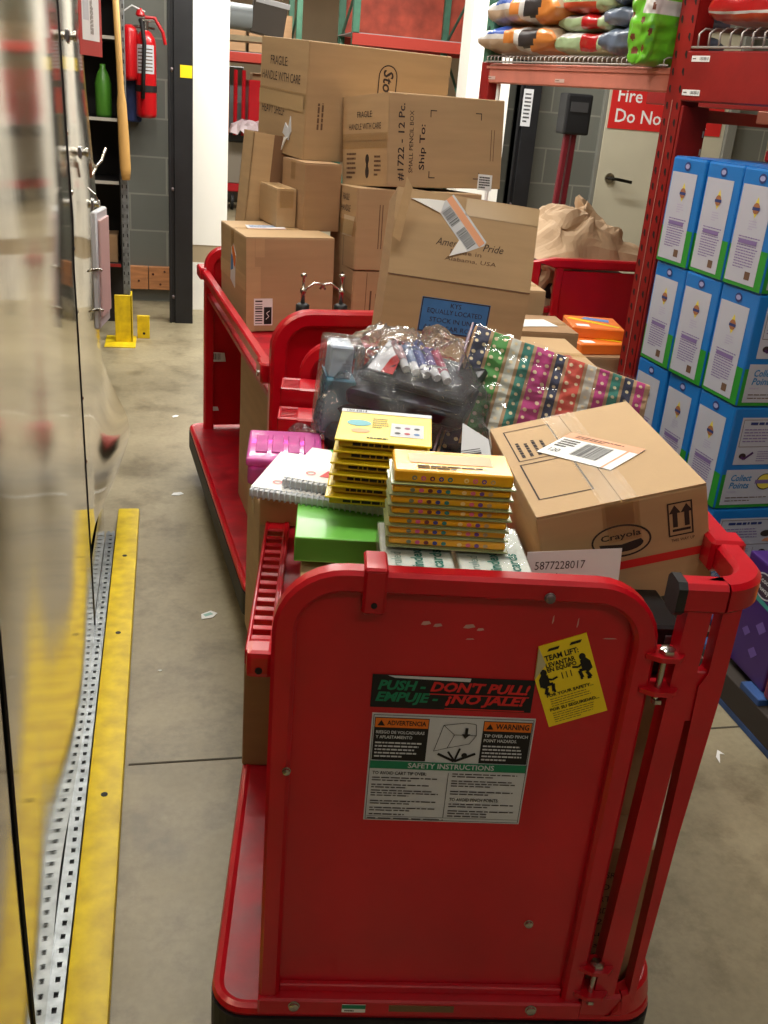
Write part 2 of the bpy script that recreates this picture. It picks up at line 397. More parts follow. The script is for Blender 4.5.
# latch bolts
for (y, z, hook) in ((2.8, 1.575, 0), (2.93, 1.295, 1), (3.2, 1.13, 0)):
    m = MB(); x = xdoor(y, z)
    Mx = Matrix.Translation((x, y, z)) @ Matrix.Rotation(R(90), 4, 'Y')
    m.lathe([(.018, 0), (.018, .003), (.009, .005), (.009, .012), (.013, .014), (.013, .02), (.006, .022)], CHROME, n=12, M=Mx)
    m.box(x-.004, x+.004, y-.03, y+.03, z-.014, z+.014, STRUTM, .002)
    if hook:
        m.tube([(x+.02, y+.03, z-.02), (x+.03, y+.1, z-.045), (x+.045, y+.16, z-.03), (x+.055, y+.2, z+.0)], .004, CHROME)
        m.tube([(x+.02, y+.06, z-.03), (x+.02, y+.08, z-.07), (x+.03, y+.14, z-.05)], .004, CHROME)
    m.build('latch', wall_left, 'auto', label='silver latch bolt')

# red-bordered notice on the steel
m = MB(); fr = Fr((xdoor(2.9, 1.6)+.016, 2.84, 1.49), (0, 1, 0), (0, 0, 1)); fr.n = fr.n
fr = Fr((-.206, 2.75, 1.535), (.042, .2, 0), (0, 0, 1))
m.slab(fr, [(0, 0), (.2, 0), (.2, .3), (0, .3)], mat('notice_red', (188, 62, 58), .5), .002)
fq = fr.sub(0, 0, 0, .002); m.rect(fq, .02, .035, .155, .25, WHITE); m.rect(fq, .03, .08, .05, .12, GREYW, .001); m.lines(fq.sub(.12, .05, 90), 0, 0, .12, .03, 3, INKS, .0012); m.rect(fq, .02, .2, .155, .02, mat('notice_red', (188, 62, 58), .5), .0014)
tag(m.build('paper_notice'), 'red bordered paper notice fixed to the upper steel wall', 'notice')
# log binder hanging from the steel door
bd = thing('log_binder', 'narrow white ring binder hanging on the far edge of the steel wall', 'binder', TM(-.178, 2.56, .895, -8))
m = MB(); m.box(-.006, .010, 0, .13, 0, .29, mat('binder_white', (206, 208, 214), .35), .004); m.build('cover', bd, 'auto')
m = MB(); m.box(.010, .016, .01, .12, .03, .27, mat('pink_sheets', (206, 172, 170), .6), .002); m.build('pages', bd)
for z in (.05, .15):
    m = MB(); m.tube([(.014*math.cos(a*.5)*1.2+.002, -.004+.004*math.sin(a), z+.004*math.sin(a*.7)) for a in range(0, 13)], .0025, CHROME, 6); m.build('ring', bd, True)
m = MB(); m.tube([(0, .1, .29), (-.012, .1, .32), (-.03, .1, .335)], .002, CHROME, 6); m.build('hook', bd, True)

# ---------------------------------------------------------------- floor rail and perforated strip
m = MB(); m.box(0, .075, 0, 3.8, 0, .038, YEL, .008, seg=2)
for y in (.22, .95, 1.55, 2.2, 2.9, 3.4): m.cyl((.037, y, .0375), (.037, y, .0388), .0075, BLACK, 14)
o = m.build('floor_guide_rail', None, 'auto', M=TM(-.183, -.4, 0)); tag(o, 'long yellow floor rail with bolt holes running beside the steel wall', 'rail')
m = MB()
yy = 0.; x0, x1 = -.0255, -.002
while yy < 3.6:
    # slotted strip: solid margins with a hole between cross bars
    m.box(x0, x0+.009, yy, yy+.032, .026, .029, STRUTM); m.box(x1-.006, x1, yy, yy+.032, .026, .029, STRUTM); m.box(x0+.009, x1-.006, yy, yy+.020, .026, .029, STRUTM); yy += .032
m.box(x0-.003, x0, 0, 3.6, 0, .03, STRUTM); m.box(x1, x1+.003, 0, 3.6, 0, .03, STRUTM); m.box(x0, x1, 0, 3.6, .001, .004, BLACKP)
tag(m.build('slotted_strip', M=TM(-.187, -.4, 0)), 'grey slotted metal channel lying between the yellow rail and steel wall', 'channel')

# ---------------------------------------------------------------- far left: shelving, post, handle, extinguisher, column
sh = thing('storage_shelf', 'dark storage shelf unit against the far left block wall', 'shelf', TM(-.26, 6.1, 0))
dk = mat('dark_shelf', (30, 26, 26), .7); LIP = mat('pale_shelf_edge', (180, 176, 166), .6)
m = MB(); m.box(-1.2, 0, .5, .52, 0, 2.6, dk); m.box(-1.22, -1.2, 0, .52, 0, 2.6, dk); m.box(-.01, 0, .06, .52, .35, 2.6, dk); m.build('case', sh)
for z in (.45, .92, 1.26, 1.68, 2.1):
    m = MB(); m.box(-1.2, -.01, .03, .5, z-.02, z, dk); m.box(-1.2, -.01, .015, .03, z-.013, z+.004, LIP if z > .5 else RACKRED); m.build('shelf_board', sh)
up_ = MB(); up_.box(0, .042, 0, .05, .28, 2.6, STRUTM, .004)
for i in range(40): up_.box(.006, .012, -.001, .0, .34+i*.055, .36+i*.055, BLACKP); up_.box(.03, .036, -.001, .0, .34+i*.055, .36+i*.055, BLACKP)
up_.build('upright', sh)
gd = thing('post_guard', 'yellow steel foot guard around the far rack post', 'guard', TM(-.31, 6.02, 0))
m = MB(); m.box(0, .1, 0, .012, 0, .29, YEL, .003); m.box(.09, .1, 0, .14, 0, .29, YEL, .003); m.build('guard_plate', gd)
m = MB(); m.box(-.06, .12, -.12, .16, 0, .008, YEL, .002); m.build('foot_plate', gd)
m = MB(); m.box(-.045, .03, 0, .02, .008, .15, YEL, .002); m.cyl((-.005, -.002, .04), (-.005, .02, .04), .008, BLACK, 10); tag(m.build('floor_bracket', M=TM(-.14, 6.15, -.008)), 'small yellow angle bracket bolted to the floor beside the guard', 'bracket')
# goods on the shelf
m = MB(); m.lathe([(.04, 0), (.045, .02), (.045, .18), (.032, .23), (.015, .26), (.015, .28)], mat('green_plastic', (66, 122, 36), .35), n=16); tag(m.build('jug', None, True, M=TM(-.345, 6.2, 1.26)), 'green plastic jug standing on the far dark shelf', 'jug')
m = MB(); m.tube([(0, 0, 0), (.03, 0, .07), (.05, 0, .14)], .012, mat('purple_plastic', (140, 70, 160), .4)); tag(m.build('duster', None, True, M=TM(-.41, 6.2, 1.68)), 'small purple handled duster on the far shelf top board', 'duster')
m = MB(); m.box(0, .13, 0, .2, 0, .16, CARD3, .003); tag(m.build('carton', M=TM(-.42, 6.2, .45)), 'small brown carton on the lowest dark shelf at far left', 'box')
# long wooden handle
m = MB(); pts = [(0, 0, z) for z in (0, .06, .2, .4, .46, .6, 1.3)]
m.tube(pts, [.022, .03, .03, .026, .018, .017, .017], mat('pale_wood', (206, 160, 92), .5, noise_s=10, noise_a=.1, stretch=(1, 1, .1)), 12)
tag(m.build('wooden_handle', None, True, M=TM(-.225, 6.02, .945, 0, 0, -2)), 'long pale wooden handle hanging beside the slotted post', 'handle')
# blue bin hung on wall
m = MB(); m.box(0, .1, 0, .1, 0, .3, mat('blue_plastic', (34, 52, 104), .45), .008); m.box(.005, .095, .01, .09, .285, .31, mat('grey_fill', (120, 124, 134), .6)); tag(m.build('wall_pocket', M=TM(-.26, 7.19, 1.21)), 'narrow dark blue holder on the block wall beside the extinguisher', 'holder')
# fire extinguisher: two cylinders in view (main body and hose horn)
ex = thing('fire_extinguisher', 'red fire extinguisher hung high on the grey block wall', 'fire extinguisher', TM(-.125, 7.14, 1.24))
exr = mat('extinguisher_red', (200, 20, 28), .3, coat=.4)
m = MB(); m.lathe([(.03, 0), (.062, .008), (.066, .03), (.066, .44), (.06, .48), (.035, .515), (.02, .525)], exr, n=24)
m.build('cylinder', ex, True)
m = MB(); fr = Fr((0, 0, 0), (1, 0, 0), (0, 0, 1))
m.grid(lambda u, t: Vector((.0668*math.sin(-1.0+1.9*u), -.0668*math.cos(-1.0+1.9*u), .27+.17*t)), 12, 1, GREYW)
for i in range(7): m.grid(lambda u, t, i=i: Vector((.067*math.sin(-.8+1.5*u), -.067*math.cos(-.8+1.5*u), .285+i*.021+.007*t)), 10, 1, INKS)
m.build('instruction_label', ex)
m = MB(); m.grid(lambda u, t: Vector((.069*math.sin(6.283*u), -.069*math.cos(6.283*u), .16+.04*t)), 20, 1, BLACK); m.build('strap', ex, True)
m = MB(); m.cyl((0, 0, .52), (0, 0, .575), .022, CHROME); m.box(-.03, .09, -.012, .012, .575, .592, CHROME, .003); m.tube([(.0, 0, .6), (.06, -.005, .6), (.11, -.01, .52), (.125, -.01, .45)], .011, exr, 8); m.lathe([(.02, 0), (.03, .01), (.024, .03), (.01, .05)], exr, o=(-.03, -.01, .6), n=12); m.build('valve', ex, 'auto')
m = MB(); m.tube([(-.03, -.01, .58), (-.02, -.06, .56), (-.005, -.085, .45), (-.015, -.085, .25), (-.02, -.075, .12)], .013, BLACK, 8); m.build('hose', ex, True)
m = MB(); m.lathe([(.02, 0), (.05, .01), (.052, .03), (.052, .29), (.045, .31), (.02, .33)], exr, o=(-.1, -.02, .22), n=18); m.build('discharge_horn', ex, True)
m = MB(); m.tube([(-.15, .05, .54), (-.05, .03, .545), (.06, .03, .54)], .009, CHROME, 8); m.tube([(-.15, .02, .54), (-.14, 0, .62), (-.08, -.02, .66), (.0, -.02, .63)], .005, WHITE, 6); m.build('wall_bracket', ex, True)

def column(name, x, y, label):
    t = thing(name, label, 'column', TM(x, y, 0))
    m = MB(); m.box(0, .016, 0, .12, 0, 4.2, BLACKP, .003); m.box(.016, .15, .04, .055, 0, 4.2, BLACKP); m.box(.035, .15, 0, .02, 0, 4.2, BLACKP, .003); m.box(0, .15, .02, .1, 0, 4.2, BLACKP, .003); m.build('column_shaft', t)
    for z in (.17, .85, 1.545, 2.3):
        m = MB(); m.lathe([(.013, 0), (.012, .006), (.006, .01)], mat('dull_bolt', (120, 108, 108), .4, .6), n=12, M=Matrix.Translation((.025, .02, z)) @ Matrix.Rotation(R(90), 4, 'X')); m.build('bolt', t, True)
    return t
cl = column('steel_column', .012, 6.6, 'black steel column left of the bright opening, with yellow square sticker')
m = MB(); m.box(.074, .146, -.002, 0, 1.505, 1.575, YELP); m.build('sticker', cl, label='yellow square sticker')
cr = column('steel_column', 2.40, 7.0, 'black steel column right of the bright opening, behind the rack beam')
m = MB(); m.box(.02, .09, -.003, -.001, 1.38, 1.62, GREYW); m.lines(Fr((.02, -.003, 1.38), (1, 0, 0), (0, 0, 1)), .012, .02, .05, .2, 8, BLACK); m.build('sticker', cr, label='white label strip')
# dark red double post with black head
pt = thing('machine_mast', 'dark red twin-bar mast with black head standing by the block wall', 'mast', TM(2.60, 6.55, 0, 0))
DKR = mat('dark_red_paint', (104, 20, 32), .45)
m = MB(); m.tube([(-.04, 0, .12), (.0, 0, 1.38)], .02, DKR, 8, square=True); m.build('bar', pt)
m = MB(); m.tube([(.03, .02, .12), (.055, .02, 1.38)], .018, DKR, 8, square=True); m.build('bar', pt)
m = MB(); m.box(-.05, .13, -.05, .1, 1.36, 1.61, BLACKP, .015, seg=2); m.box(-.02, .1, -.054, -.05, 1.5, 1.56, mat('grey_panel', (58, 58, 60), .5)); m.build('head', pt)
m = MB(); m.box(-.18, .27, -.15, .3, 0, .13, DKR, .02, seg=2); m.build('base', pt)

# ================================================================ CARTS
def arc(cx, cz, r, a0, a1, n, y=0., plane='xz'):
    out = []
    for i in range(n+1):
        a = R(a0+(a1-a0)*i/n); p, q = cx+r*math.cos(a), cz+r*math.sin(a)
        out.append((p, y, q) if plane == 'xz' else (p, q, y))
    return out
def gate(parent, x0, x1, y, z0, z1, r, rad, flip=1, panel_mat=RED):
    fx0, fx1 = x0+r, x1-r; zt = z1-r
    pts = [(fx0, y, z0)] + arc(fx0+rad, zt-rad, rad, 180, 90, 8, y) + arc(fx1-rad, zt-rad, rad, 90, 0, 8, y) + [(fx1, y, z0)]
    m = MB(); m.tube(pts, r, RED, square=True, ry=r*.95); fo = m.build('gate_frame', parent, 'auto')
    m = MB(); k = r*1.2
    prof = [(x0+k, z0+.01)] + [(p[0], p[2]) for p in arc(fx0+rad, zt-rad, rad-r*.6, 180, 90, 8)] + [(p[0], p[2]) for p in arc(fx1-rad, zt-rad, rad-r*.6, 90, 0, 8)] + [(x1-k, z0+.01)]
    fr = Fr((0, y+.006*flip, 0), (1, 0, 0), (0, 0, 1)); m.slab(fr, list(reversed(prof)), panel_mat, .003); 
    pn = m.build('gate_panel', parent)
    return fo, pn
def caster(parent, x, y, rot=0):
    M = Matrix.Translation((x, y, 0)) @ Matrix.Rotation(R(rot), 4, 'Z')
    m = MB(); m.box(-.03, .03, -.035, .05, .105, .12, STRUTM, .003, M); m.box(-.026, -.021, -.03, .035, .05, .11, STRUTM, 0, M); m.box(.021, .026, -.03, .035, .05, .11, STRUTM, 0, M)
    c = m.build('caster', parent)
    w_ = MB(); w_.lathe([(.03, -.016), (.05, -.014), (.05, .014), (.03, .016)], BLACKR, n=20, M=M @ Matrix.Translation((0, 0, .05)) @ Matrix.Rotation(R(90), 4, 'Y')); w_.build('wheel', c, 'auto')
def rounded_rect(x0, x1, y0, y1, r, n=6):
    P = []
    for (cx, cy, a) in ((x1-r, y1-r, 0), (x0+r, y1-r, 90), (x0+r, y0+r, 180), (x1-r, y0+r, 270)):
        for i in range(n+1): t = R(a+90*i/n); P.append((cx+r*math.cos(t), cy+r*math.sin(t)))
    return P
def deck(parent, x0, x1, y0, y1, zt=.2):
    fr = Fr((0, 0, zt-.014), (1, 0, 0), (0, 1, 0))
    m = MB(); m.slab(fr, rounded_rect(x0, x1, y0, y1, .05), REDD, .014); m.tube([(a, b, zt-.008) for a, b in rounded_rect(x0+.006, x1-.006, y0+.006, y1-.006, .045)], .011, RED, 8, closed=True); dk_ = m.build('deck', parent, 'auto')
    m = MB(); fr = Fr((0, 0, zt-.085), (1, 0, 0), (0, 1, 0)); m.slab(fr, rounded_rect(x0-.006, x1+.006, y0-.006, y1+.006, .055), BLACKR, .068); b = m.build('bumper', parent)
    for i in range(5):
        x = x0+.09+(x1-x0-.16)*i/4
        q = MB(); q.lathe([(.007, 0), (.007, .002), (.003, .005)], CHROME, n=10, M=Matrix.Translation((x, y0-.006, zt-.04)) @ Matrix.Rotation(R(90), 4, 'X')); q.build('rivet', b, True)
def bolt(parent, x, y, z, r=.008, m_=None):
    q = MB(); q.lathe([(r*1.25, 0), (r*1.2, .0015), (r, .002), (r, .005), (r*.6, .0065)], m_ or CHROME, n=12, M=Matrix.Translation((x, y, z)) @ Matrix.Rotation(R(90), 4, 'X')); return q.build('bolt', parent, 'auto')

# ---- front cart
c1 = thing('platform_cart', 'nearest red steel cart, with safety stickers on its solid end gate', 'cart', L1, 'red steel stock carts')
deck(c1, -.07, .624, -.008, 1.25)
for x, y, r_ in ((.06, .12, 20), (.52, .12, -15), (.06, 1.08, 0), (.52, 1.08, 10)): caster(c1, x, y, r_)
gf, gp = gate(c1, 0, .50, 0, .2, .958, .0155, .075)
# inner lip seen around the recess, bottom angle iron, clip and bolts
m = MB(); m.box(.031, .469, -.006, .004, .232, .247, RED, .002); m.box(0, .5, -.022, .012, .2, .233, RED, .003); m.build('bottom_rail', c1)
for x in (.055, .42): bolt(c1, x, -.022, .222, .0075)
m = MB(); fr = Fr((.128, -.0235, .212), (1, 0, 0), (0, 0, 1)); m.slab(fr, [(0, 0), (.036, 0), (.036, .016), (0, .016)], WHITE, .0008); m.rect(fr, 0, .008, .036, .008, GRN, .0012); m.lines(fr, .004, .001, .028, .006, 1, INK, .0014); m.build('small_sticker', c1, label='small green and white sticker')
m = MB(); m.box(.2, .3, -.0235, -.022, .214, .226, mat('scraped_metal', (120, 92, 60), .4, .3)); m.build('scratched_plate', c1)
m = MB(); m.box(.111, .141, -.0195, .004, .9, .964, RED, .004); m.box(.111, .141, -.0195, .035, .958, .966, RED, .003); m.cyl((.126, -.021, .915), (.126, -.0185, .915), .004, BLACK, 10); m.build('clip', c1)
bolt(c1, .347, -.016, .936, .006, mat('dull_bolt', (120, 108, 108), .4, .6)); bolt(c1, .401, .004, .372, .006); bolt(c1, .027, -.016, .655, .005)
sc_ = mat('paint_chip', (196, 150, 140), .6)
m = MB(); fr = Fr((0, .0025, 0), (1, 0, 0), (0, 0, 1))
for (a, b, w_, h_) in ((.19, .879, .013, .006), (.206, .877, .012, .005), (.245, .877, .016, .006), (.263, .874, .01, .004), (.36, .89, .002, .012), (.393, .886, .002, .014), (.43, .87, .02, .002), (.25, .86, .012, .002)):
    m.poly(fr, [(a, b), (a+w_*.4, b-h_*.1), (a+w_, b+h_*.3), (a+w_*.8, b+h_), (a+w_*.2, b+h_*.8)], sc_)
m.build('paint_scuffs', gp)
# PUSH strip
PF = .0026
m = MB(); fr = Fr((.1335, PF, .7505), (1, 0, 0), (0, 0, 1)); m.slab(fr, [(0, 0), (.2175, 0), (.2175, .051), (0, .051)], BLACK, .0008)
q = fr.sub(0, 0, 0, .0008)
m.text(q, .008, .028, .0145, 'PUSH -', GRN, w=.064, bold=.04, shear=.25); m.text(q, .078, .028, .0145, "DON'T PULL!", REDP, w=.134, bold=.04, shear=.25)
m.text(q, .006, .0055, .0145, 'EMPUJE -', GRN, w=.084, bold=.04, shear=.25); m.text(q, .1, .0055, .0145, '¡NO JALE!', REDP, w=.108, bold=.04, shear=.25)
m.rect(q, .078, .0235, .134, .0018, REDP, .001); m.rect(q, .1, .0015, .108, .0018, REDP, .001)
m.poly(q, [(.02, .051), (.03, .0475), (.13, .0455), (.131, .051)], GREYW, .0012)
m.build('push_sticker', c1, label='black sticker reading PUSH DON\'T PULL in green and red')
# safety instruction label
m = MB(); fr = Fr((.1375, PF, .561), (1, 0, 0), (0, 0, 1)); W_, H_ = .2225, .18
m.slab(fr, [(0, 0), (W_, 0), (W_, H_), (0, H_)], GREYW, .0008); q = fr.sub(0, 0, 0, .0008)
m.outline(q, .002, .002, W_-.004, H_-.004, .0008, BLACK)
m.rect(q, .004, .104, .074, .07, BLACK); m.rect(q, .005, .158, .072, .015, ORG, .001); m.poly(q, [(.008, .161), (.018, .161), (.013, .170)], BLACK, .0014); m.text(q, .021, .162, .0075, 'ADVERTENCIA', BLACK, w=.053, e=.0014, bold=.02)
m.text(q, .007, .148, .005, 'RIESGO DE VOLCADURAS', GREYW, w=.066, e=.0012, bold=.02); m.text(q, .007, .140, .005, 'Y APLASTAMIENTO', GREYW, w=.05, e=.0012, bold=.02); m.lines(q, .007, .108, .064, .028, 5, GREYW, .0012, rng=random.Random(2))
m.rect(q, .152, .104, .067, .07, BLACK); m.rect(q, .153, .158, .065, .015, ORG, .001); m.poly(q, [(.156, .161), (.166, .161), (.161, .170)], BLACK, .0014); m.text(q, .169, .1615, .009, 'WARNING', BLACK, w=.046, e=.0014, bold=.02)
m.text(q, .155, .148, .005, 'TIP OVER AND PINCH', GREYW, w=.06, e=.0012, bold=.02); m.text(q, .155, .140, .005, 'POINT HAZARDS.', GREYW, w=.046, e=.0012, bold=.02); m.lines(q, .155, .108, .058, .028, 5, GREYW, .0012, rng=random.Random(3))
# tipping-cart drawing
def stroke(mb, fr, pts, t, mt, e=.0012):
    for (a, b), (c_, d_) in zip(pts, pts[1:]):
        dx, dy = c_-a, d_-b; l = math.hypot(dx, dy) or 1; nx, ny = -dy/l*t/2, dx/l*t/2
        mb.poly(fr, [(a-nx, b-ny), (c_-nx, d_-ny), (c_+nx, d_+ny), (a+nx, b+ny)], mt, e)
stroke(m, q, [(.088, .122), (.098, .165), (.128, .170), (.142, .168), (.144, .150), (.114, .150), (.098, .165)], .0008, BLACK)
stroke(m, q, [(.088, .122), (.106, .128), (.114, .150)], .0008, BLACK); stroke(m, q, [(.106, .128), (.136, .136), (.144, .150)], .0008, BLACK)
m.poly(q, [(.124, .152), (.129, .144), (.136, .152), (.132, .152), (.132, .162), (.128, .162), (.128, .152)], BLACK, .0014)
stroke(m, q, [(.094, .118), (.118, .106), (.146, .120)], .004, BLACK); stroke(m, q, [(.108, .122), (.118, .107), (.124, .128)], .003, BLACK); m.ell(q, .131, .117, .004, .004, BLACK, .0014, 12)
m.rect(q, .003, .090, .2165, .013, GRN, .001); m.text(q, .055, .0925, .0085, 'SAFETY INSTRUCTIONS', GREYW, w=.12, e=.0014, bold=.02)
m.text(q, .007, .080, .0055, 'TO AVOID CART TIP OVER:', BLACK, w=.075, e=.0012, bold=.02)
rg = random.Random(5)
for (b, n) in ((.068, 2), (.056, 2), (.042, 3), (.028, 2), (.016, 2), (.009, 1)): m.lines(q, .007, b, .096, .0055*n*.72+.001, n, INK, .001, fill=.4, rng=rg)
for (b, n) in ((.078, 2), (.062, 3), (.048, 2), (.026, 2), (.014, 2), (.009, 1)): m.lines(q, .118, b, .098, .0055*n*.72+.001, n, INK, .001, fill=.4, rng=rg)
m.text(q, .118, .038, .0055, 'TO AVOID PINCH POINTS:', BLACK, w=.07, e=.0012, bold=.02)
m.rect(q, .112, .008, .0008, .078, BLACK, .001); m.lines(q, .005, .0025, .21, .0035, 1, INK, .001, rng=rg); m.rect(q, .004, .0075, .215, .0006, BLACK, .001)
m.build('safety_label', c1, label='white safety instructions label with orange warning headers')
# yellow team-lift tag
m = MB(); f0 = Fr((0, PF, 0), (1, 0, 0), (0, 0, 1)); q = Fr(f0.p(.3795, .729, .0), f0.u*math.cos(R(22))+f0.v*math.sin(R(22)), f0.v*math.cos(R(22))-f0.u*math.sin(R(22)))
m.slab(q, [(0, 0), (.082, 0), (.082, .128), (.017, .128), (0, .082)], YELP, .001)
q = q.sub(0, 0, 0, .001); m.slab(q, [(0, .082), (.017, .128), (.0195, .100)], mat('tag_back', (190, 180, 140), .6), .002, .001)
m.poly(q, [(.026, .117), (.041, .117), (.044, .121), (.029, .121)], BLACK); m.poly(q, [(.056, .117), (.071, .117), (.074, .121), (.059, .121)], BLACK)
m.text(q, .02, .103, .0085, 'TEAM LIFT:', BLACK, w=.046, bold=.03); m.text(q, .019, .0925, .0075, 'LEVANTAR', BLACK, w=.04, bold=.03); m.text(q, .019, .084, .0065, 'EN EQUIPO', BLACK, w=.04, bold=.03)
for sx, ox, oy in ((1, 0, 0), (-1, .082, .008)):   # two crouching silhouettes lifting
    g = lambda pts: [(ox+sx*x, oy+y) for x, y in (pts if sx > 0 else reversed(pts))]
    m.ell(q, ox+sx*.0135, .087+oy, .0045, .0055, BLACK, .0007, 12)
    m.poly(q, g([(.004, .066), (.010, .063), (.018, .068), (.018, .082), (.010, .085), (.005, .078)]), BLACK)
    for pts, t in (([(.014, .078), (.022, .073), (.030, .0755)], .003), ([(.010, .067), (.022, .067), (.020, .055), (.023, .055)], .0045), ([(.008, .066), (.013, .063), (.009, .053), (.014, .053)], .0045)):
        stroke(m, q, [(ox+sx*x, oy+y) for x, y in pts], t, BLACK, .0009)
for x in (.036, .042, .048): m.rect(q, x, .070, .0012, .010, BLACK)
m.text(q, .009, .047, .0048, 'FOR YOUR SAFETY...', BLACK, w=.064, bold=.03); m.lines(q, .012, .03, .058, .015, 4, INKS, .0008, fill=.25, rng=rg)
m.text(q, .008, .024, .0048, 'POR SU SEGURIDAD...', BLACK, w=.068, bold=.03); m.lines(q, .010, .004, .062, .018, 5, INKS, .0008, fill=.25, rng=rg)
m.build('team_lift_tag', c1, label='yellow team lift tag stuck on askew')
# slotted shelf rim on the left side, shelf tray
m = MB(); m.box(0, .57, .03, 1.17, .775, .79, REDD, .003); m.box(-.002, .004, .03, 1.17, .775, .80, RED, .002); m.build('shelf', c1)
m = MB(); m.box(-.038, -.032, .05, 1.18, .776, .80, RED, .002); m.box(-.006, .0, .05, 1.18, .776, .80, RED, .002)
y = .085
while y < .44: m.box(-.033, -.004, y, y+.012, .784, .797, RED, .001); y += .0275
m.box(-.038, -.002, .45, .98, .784, .798, RED, .003); m.box(-.036, .002, .04, .08, .762, .802, RED, .008, seg=2); m.cyl((-.018, .042, .775), (-.018, .038, .775), .005, BLACK, 12)
m.build('slotted_rim', c1)
m = MB()
for k, (y0, z0) in enumerate(((.96, .765), (1.075, .80))):
    m.box(-.006, .12, y0, y0+.09, z0, z0+.07, RED, .004); m.box(-.046, -.04, y0, y0+.09, z0+.055, z0+.07, RED, .002); m.box(-.046, .0, y0, y0+.008, z0, z0+.07, RED, .002); m.box(-.046, 0, y0+.082, y0+.09, z0, z0+.07, RED, .002)
    for i in range(7): m.box(-.04, -.004, y0+.012+i*.0105, y0+.016+i*.0105, z0+.058, z0+.068, RED)
m.build('slotted_bracket', c1)
gate(c1, -.008, .50, 1.2, .2, .955, .0155, .07)
# right-hand swing side: twin posts, cranked top bar, hinges
m = MB(); m.slab(Fr((0, .016, 0), (1, 0, 0), (0, 0, 1)), [(.517, .22), (.549, .22), (.561, .93), (.529, .93)], RED, .03); m.slab(Fr((0, .018, 0), (1, 0, 0), (0, 0, 1)), [(.576, .22), (.586, .22), (.592, .55), (.602, .8), (.602, .93), (.578, .93), (.578, .83), (.569, .81), (.572, .65), (.574, .5)], RED, .026); m.box(.556, .580, -.004, .012, .75, .83, RED, .002)
m.build('side_post', c1)
m = MB(); m.tube([(.518, 0, .943), (.575, 0, .943)] + arc(.563, .062, .062, -90, 0, 8, .943, 'xy') + [(.625, .3, .943), (.625, 1.18, .943)], .018, RED, square=True, ry=.021); tb = m.build('top_bar', c1, 'auto')
m = MB(); m.tube([(.508, 0, .943), (.52, 0, .943)], .0215, BLACKP, square=True, ry=.0235); m.build('end_cap', tb, 'auto', label='black plastic end cap')
m = MB(); m.box(.60, .65, .115, .155, .92, .968, RED, .005); m.build('collar', tb)
m = MB(); m.tube([(.5, -.002, .224)] + [(.56, -.002, .224)] + arc(.550, .060, .062, -90, 0, 8, .222, 'xy') + [(.612, 1.18, .222)], .015, RED, square=True, ry=.022); m.build('base_bar', c1, 'auto')
m = MB()
for z in (.70,): m.tube([(.588, .02, z), (.588, 1.18, z)], .010, RED, square=True)
m.tube([(.6, 1.18, .22), (.6, 1.18, .94)], .016, RED, square=True); m.build('side_rail', c1)
for z in (.855, .30):
    for dz in (0, -.052):
        m = MB(); fr = Fr((.515, -.006, z+dz), (1, 0, 0), (0, 1, 0)); m.slab(fr, [(-.03, -.012), (-.012, -.022), (.012, -.022), (.022, -.012), (.022, .014), (-.03, .014)], RED, .007); hg = m.build('hinge_lug', c1)
    m = MB(); m.cyl((.511, -.014, z-.07), (.511, -.014, z+.012), .0045, CHROME, 10); m.lathe([(.011, 0), (.011, .006), (.006, .009)], CHROME, o=(.513, -.014, z+.008), n=6); m.lathe([(.008, 0), (.008, .006)], CHROME, o=(.513, -.014, z-.068), n=6); m.build('hinge_bolt', hg, 'auto')

# ---- second cart
c2 = thing('platform_cart', 'red steel cart behind the first, stacked high with brown cartons', 'cart', L2, 'red steel stock carts')
deck(c2, -.03, .66, -.03, 1.46)
for x, y, r_ in ((.08, .14, 0), (.55, .14, 25), (.08, 1.3, -10), (.55, 1.3, 0)): caster(c2, x, y, r_)
gate(c2, .02, .62, 0, .2, .985, .021, .08)
gate(c2, .02, .62, 1.4, .2, .925, .02, .06)
m = MB(); m.box(.03, .61, .02, 1.38, .73, .75, REDD, .003); m.build('shelf', c2)
m = MB(); m.tube([(.024, .03, .82), (.024, 1.46, .82)], .014, RED, square=True, ry=.017); m.box(.0, .05, .02, .09, .785, .84, RED, .006); m.box(.0, .046, 1.38, 1.48, .80, .845, RED, .006); m.cyl((.01, .055, .806), (-.004, .055, .806), .008, CHROME, 10)
m.build('side_rail', c2, 'auto')
m = MB(); fr = Fr((.03, 1.385, .48), (1, 0, 0), (0, 0, 1)); m.slab(fr, [(0, 0), (.075, 0), (.07, .035), (0, .04)], GREYW, .001); m.barcode(fr, .005, .008, .05, .025, n=16, e=.0014); m.build('barcode_sticker', c2, label='torn barcode sticker')
m = MB(); fr = Fr((.03, 1.385, .275), (1, 0, 0), (0, 0, 1)); m.slab(fr, [(0, 0), (.05, .002), (.045, .018), (.005, .02)], GREYW, .001); m.build('torn_sticker', c2)

# ---- third cart beyond, with kraft paper
c3 = thing('platform_cart', 'red steel cart half hidden behind the rack post, crumpled kraft paper on top', 'cart', TM(1.46, 3.82, 0, 0), 'red steel stock carts')
deck(c3, -.02, .6, -.03, .9)
for x, y in ((.08, .1), (.5, .1), (.08, .8), (.5, .8)): caster(c3, x, y)
m = MB(); m.tube([(0, 0, .2), (0, 0, .93), (.08, 0, .93), (.52, 0, .93), (.56, 0, .93), (.56, 0, .2)], .02, RED, square=True); m.tube([(0, .85, .2), (0, .85, .93), (.56, .85, .93), (.56, .85, .2)], .02, RED, square=True); m.tube([(0, 0, .91), (0, .85, .91)], .016, RED, square=True); m.tube([(.56, 0, .91), (.56, .85, .91)], .016, RED, square=True); m.build('frame', c3)
m = MB(); m.box(.12, .545, -.006, .006, .25, .9, RED, .003); m.box(.09, .12, -.012, .012, .22, .92, RED, .003); m.build('gate_panel', c3)
